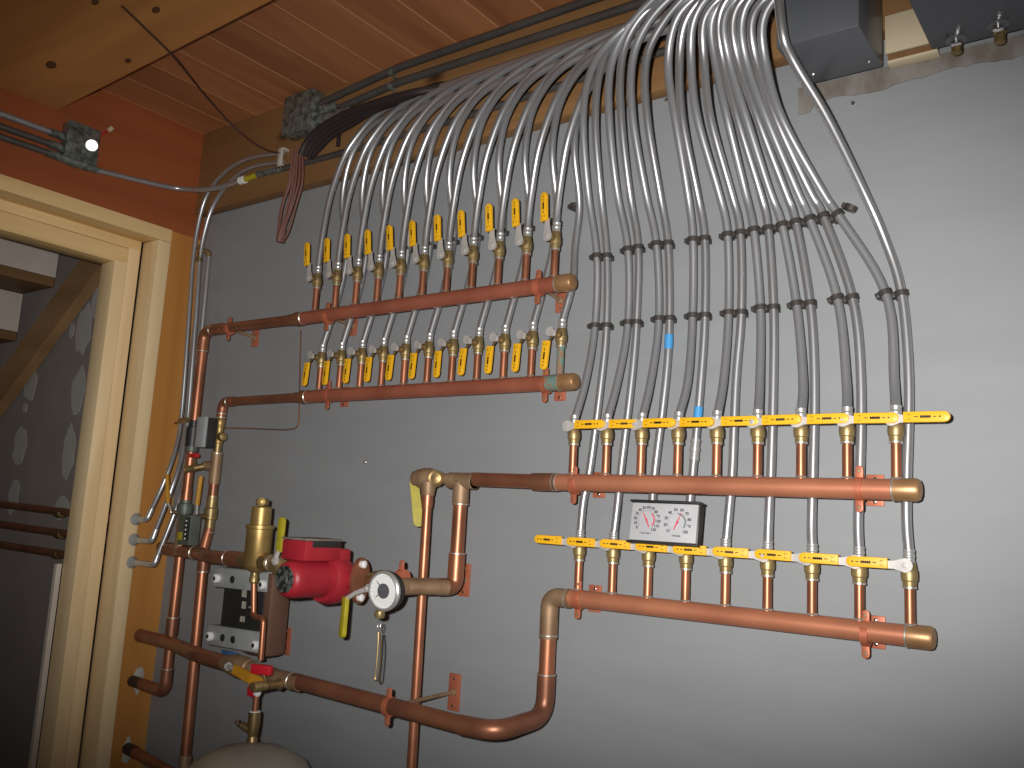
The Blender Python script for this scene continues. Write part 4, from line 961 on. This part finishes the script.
# ------------------------------------------------------------------ white tubes in the left corner
T1 = [(283, 153), (250, 158), (225, 172), (207, 195), (198, 225), (193, 260), (190, 300), (186, 360), (181, 420), (176, 448), (165, 480), (149, 515)]
T2 = [(283, 162), (252, 167), (231, 181), (214, 204), (205, 230), (199.5, 260), (197, 300), (192.5, 360), (187.5, 420), (182, 455), (172, 488), (153.5, 536)]
T3 = [(209, 253), (207, 275), (202, 328), (197, 380), (191, 440), (184, 480), (175, 512), (155, 562)]
for px, ys, lab, st in ((T1, [-.05]*9+[-.07, -.10, -.118], 'outer pale tube in the left corner, bending into the upper wall stub', (134, 519)), (T2, [-.05]*9+[-.07, -.10, -.118], 'middle pale tube in the left corner, bending into the second wall stub', (132, 539.5)), (T3, [-.03]*5+[-.06, -.09, -.118], 'inner short pale tube in the left corner, bending into the lowest wall stub', (130, 562))):
    P = [at(u, v, y) for (u, v), y in zip(px, ys)]
    t = T('pale_tube', lab, 'tube', P[-1], 'pale tubes in the left corner')
    t.part('tube_run', MB().use('tube').tube(smooth(spline(P, 7), 2), .0072, 12))
    s0 = atx(*st, .001); e = P[-1]; corner = Vector((e.x+.004, s0.y, s0.z+.001))
    b = MB().use('crimp').tube(fillet([s0+X*.004, corner, e+(P[-2]-e).normalized()*.02], .012, 6), .0084, 12)
    t.part('elbow', b)
    t.part('wall_flange', MB().use('zincplate').lathe((.0125, s0.y, s0.z), X, [(0, .019), (.004, .017), (.014, .010), (.03, .009)], 16))
    if px is T3:
        e = P[0]; b = MB().use('brassdark').tube(fillet([e-Z*.012, e+Z*.004, at(199.5, 250, -.05)], .008, 5), .0085, 10); t.part('top_elbow', b)
    if px is T2:
        q = at(200, 253, -.05); t.part('coupling', MB().use('brassdark').lathe(q-Z*.03, Z, [(0, .0075), (.002, .010), (.014, .010), (.016, .0085), (.04, .0085), (.042, .010), (.054, .010), (.056, .0075)], 12))
sp = at(283, 158, -.05)
single('tube_strap', MB().use('putty').box(sp+Vector((0, -.010, 0)), (.020, .006, .052), None, .002).box(sp+Vector((0, .001, .026)), (.020, .022, .005), None).box(sp+Vector((0, .001, -.026)), (.020, .022, .005), None), 'pale strap holding the corner tubes to the ledger', 'strap')
q0, q1 = at(183.5, 421, -.058), at(181, 425, -.03)
single('tube_band', MB().use('brassdark').tube([at(175, 423, -.055), at(188, 421, -.055)], .004, 8).tube([at(180, 421, -.062), at(187, 420, -.062)], .009, 10), 'small brass band around the pale corner tubes', 'strap')
# thin copper capillary on the wall
P = [at(301, 330, -.008), at(300, 360, -.008), at(299, 422, -.008), at(296, 428.5, -.008), at(285, 430, -.008), at(250, 428.5, -.008), at(231, 428, -.02), at(222, 428, -.045)]
single('capillary_line', MB().use('darkcopper').tube(fillet(P, .02, 4), .0019, 8), 'thin copper line running down the grey wall between the left headers', 'pipe')

# wall screws
for u, v, lab in ((366, 462, 'small bright screw in the bare wall between the two groups'), (666, 100, 'small bright screw under the ledger beside the tubes'), (771, 69, 'small bright screw left of the plain grey box'), (853, 103, 'small screw in the wall under the plain grey box')):
    p = at(u, v, 0); single('wall_screw', MB().use('mirror').lathe((p.x, 0, p.z), -Y, [(0, .005), (.0015, .0045), (.004, .002)], 10), lab, 'screw')

# ================================================================== beyond the doorway
for k, (va_, vb_) in enumerate((((0, 505), (65, 514)), ((0, 525), (65, 535)), ((0, 545), (62, 555)))):
    a, c_ = at(*va_, -.11), at(*vb_, -.11); s_ = (c_-a).normalized(); a2 = a-s_*.6; c2 = Vector((-.162, -.11, c_.z))
    t = T('wall_pipe', '%s dark pipe on the drywall beyond the doorway' % ('top', 'middle', 'bottom')[k], 'pipe', a, 'pipes beyond the doorway')
    t.part('pipe_run', MB().use('darkcopper').tube([a2, c2], .0125, 14))
    q = c_-s_*.035; t.part('joint', MB().use('brassdark').lathe(q-X*.02, X, [(0, .0125), (.002, .0145), (.036, .0145), (.038, .0125)], 14))
t = T('staircase', 'unfinished wooden stairs seen from below through the doorway', 'stairs', (-1.6, -.3, 0))
A, Bq = at(0, 402, -.055), at(100, 265, -.055); s_ = (Bq-A).normalized(); nrm = Vector((-s_.z, 0, s_.x))
A2 = A-s_*1.4; B2 = Bq+s_*.30; W_ = .125
mb = MB().use('stringer'); mb.prism([(A2.x, A2.z), (B2.x, B2.z), (B2.x+nrm.x*W_, B2.z+nrm.z*W_), (A2.x+nrm.x*W_, A2.z+nrm.z*W_)], facing((0, -.012, 0)), .042)
t.part('stringer', mb)
mb = MB().use('stringer'); mb.prism([(A2.x, A2.z), (B2.x, B2.z), (B2.x+nrm.x*W_, B2.z+nrm.z*W_), (A2.x+nrm.x*W_, A2.z+nrm.z*W_)], facing((0, -.92, 0)), .042)
t.part('stringer', mb)
n1 = at(54, 278, -.06); n2 = at(17, 331, -.06); st = n1-n2; rise, run = .19, .19*abs(st.x/st.z)
for k in range(-2, 8):
    x_ = n1.x-run*k; z_ = n1.z-rise*k
    t.part('tread', MB().use('stair').box2((x_-run-.02, -.918, z_-.035), (x_+.0, -.056, z_), .003))
    t.part('riser', MB().use('riser').box2((x_-.012, -.918, z_+.001), (x_+.004, -.056, z_+rise-.036), .001))
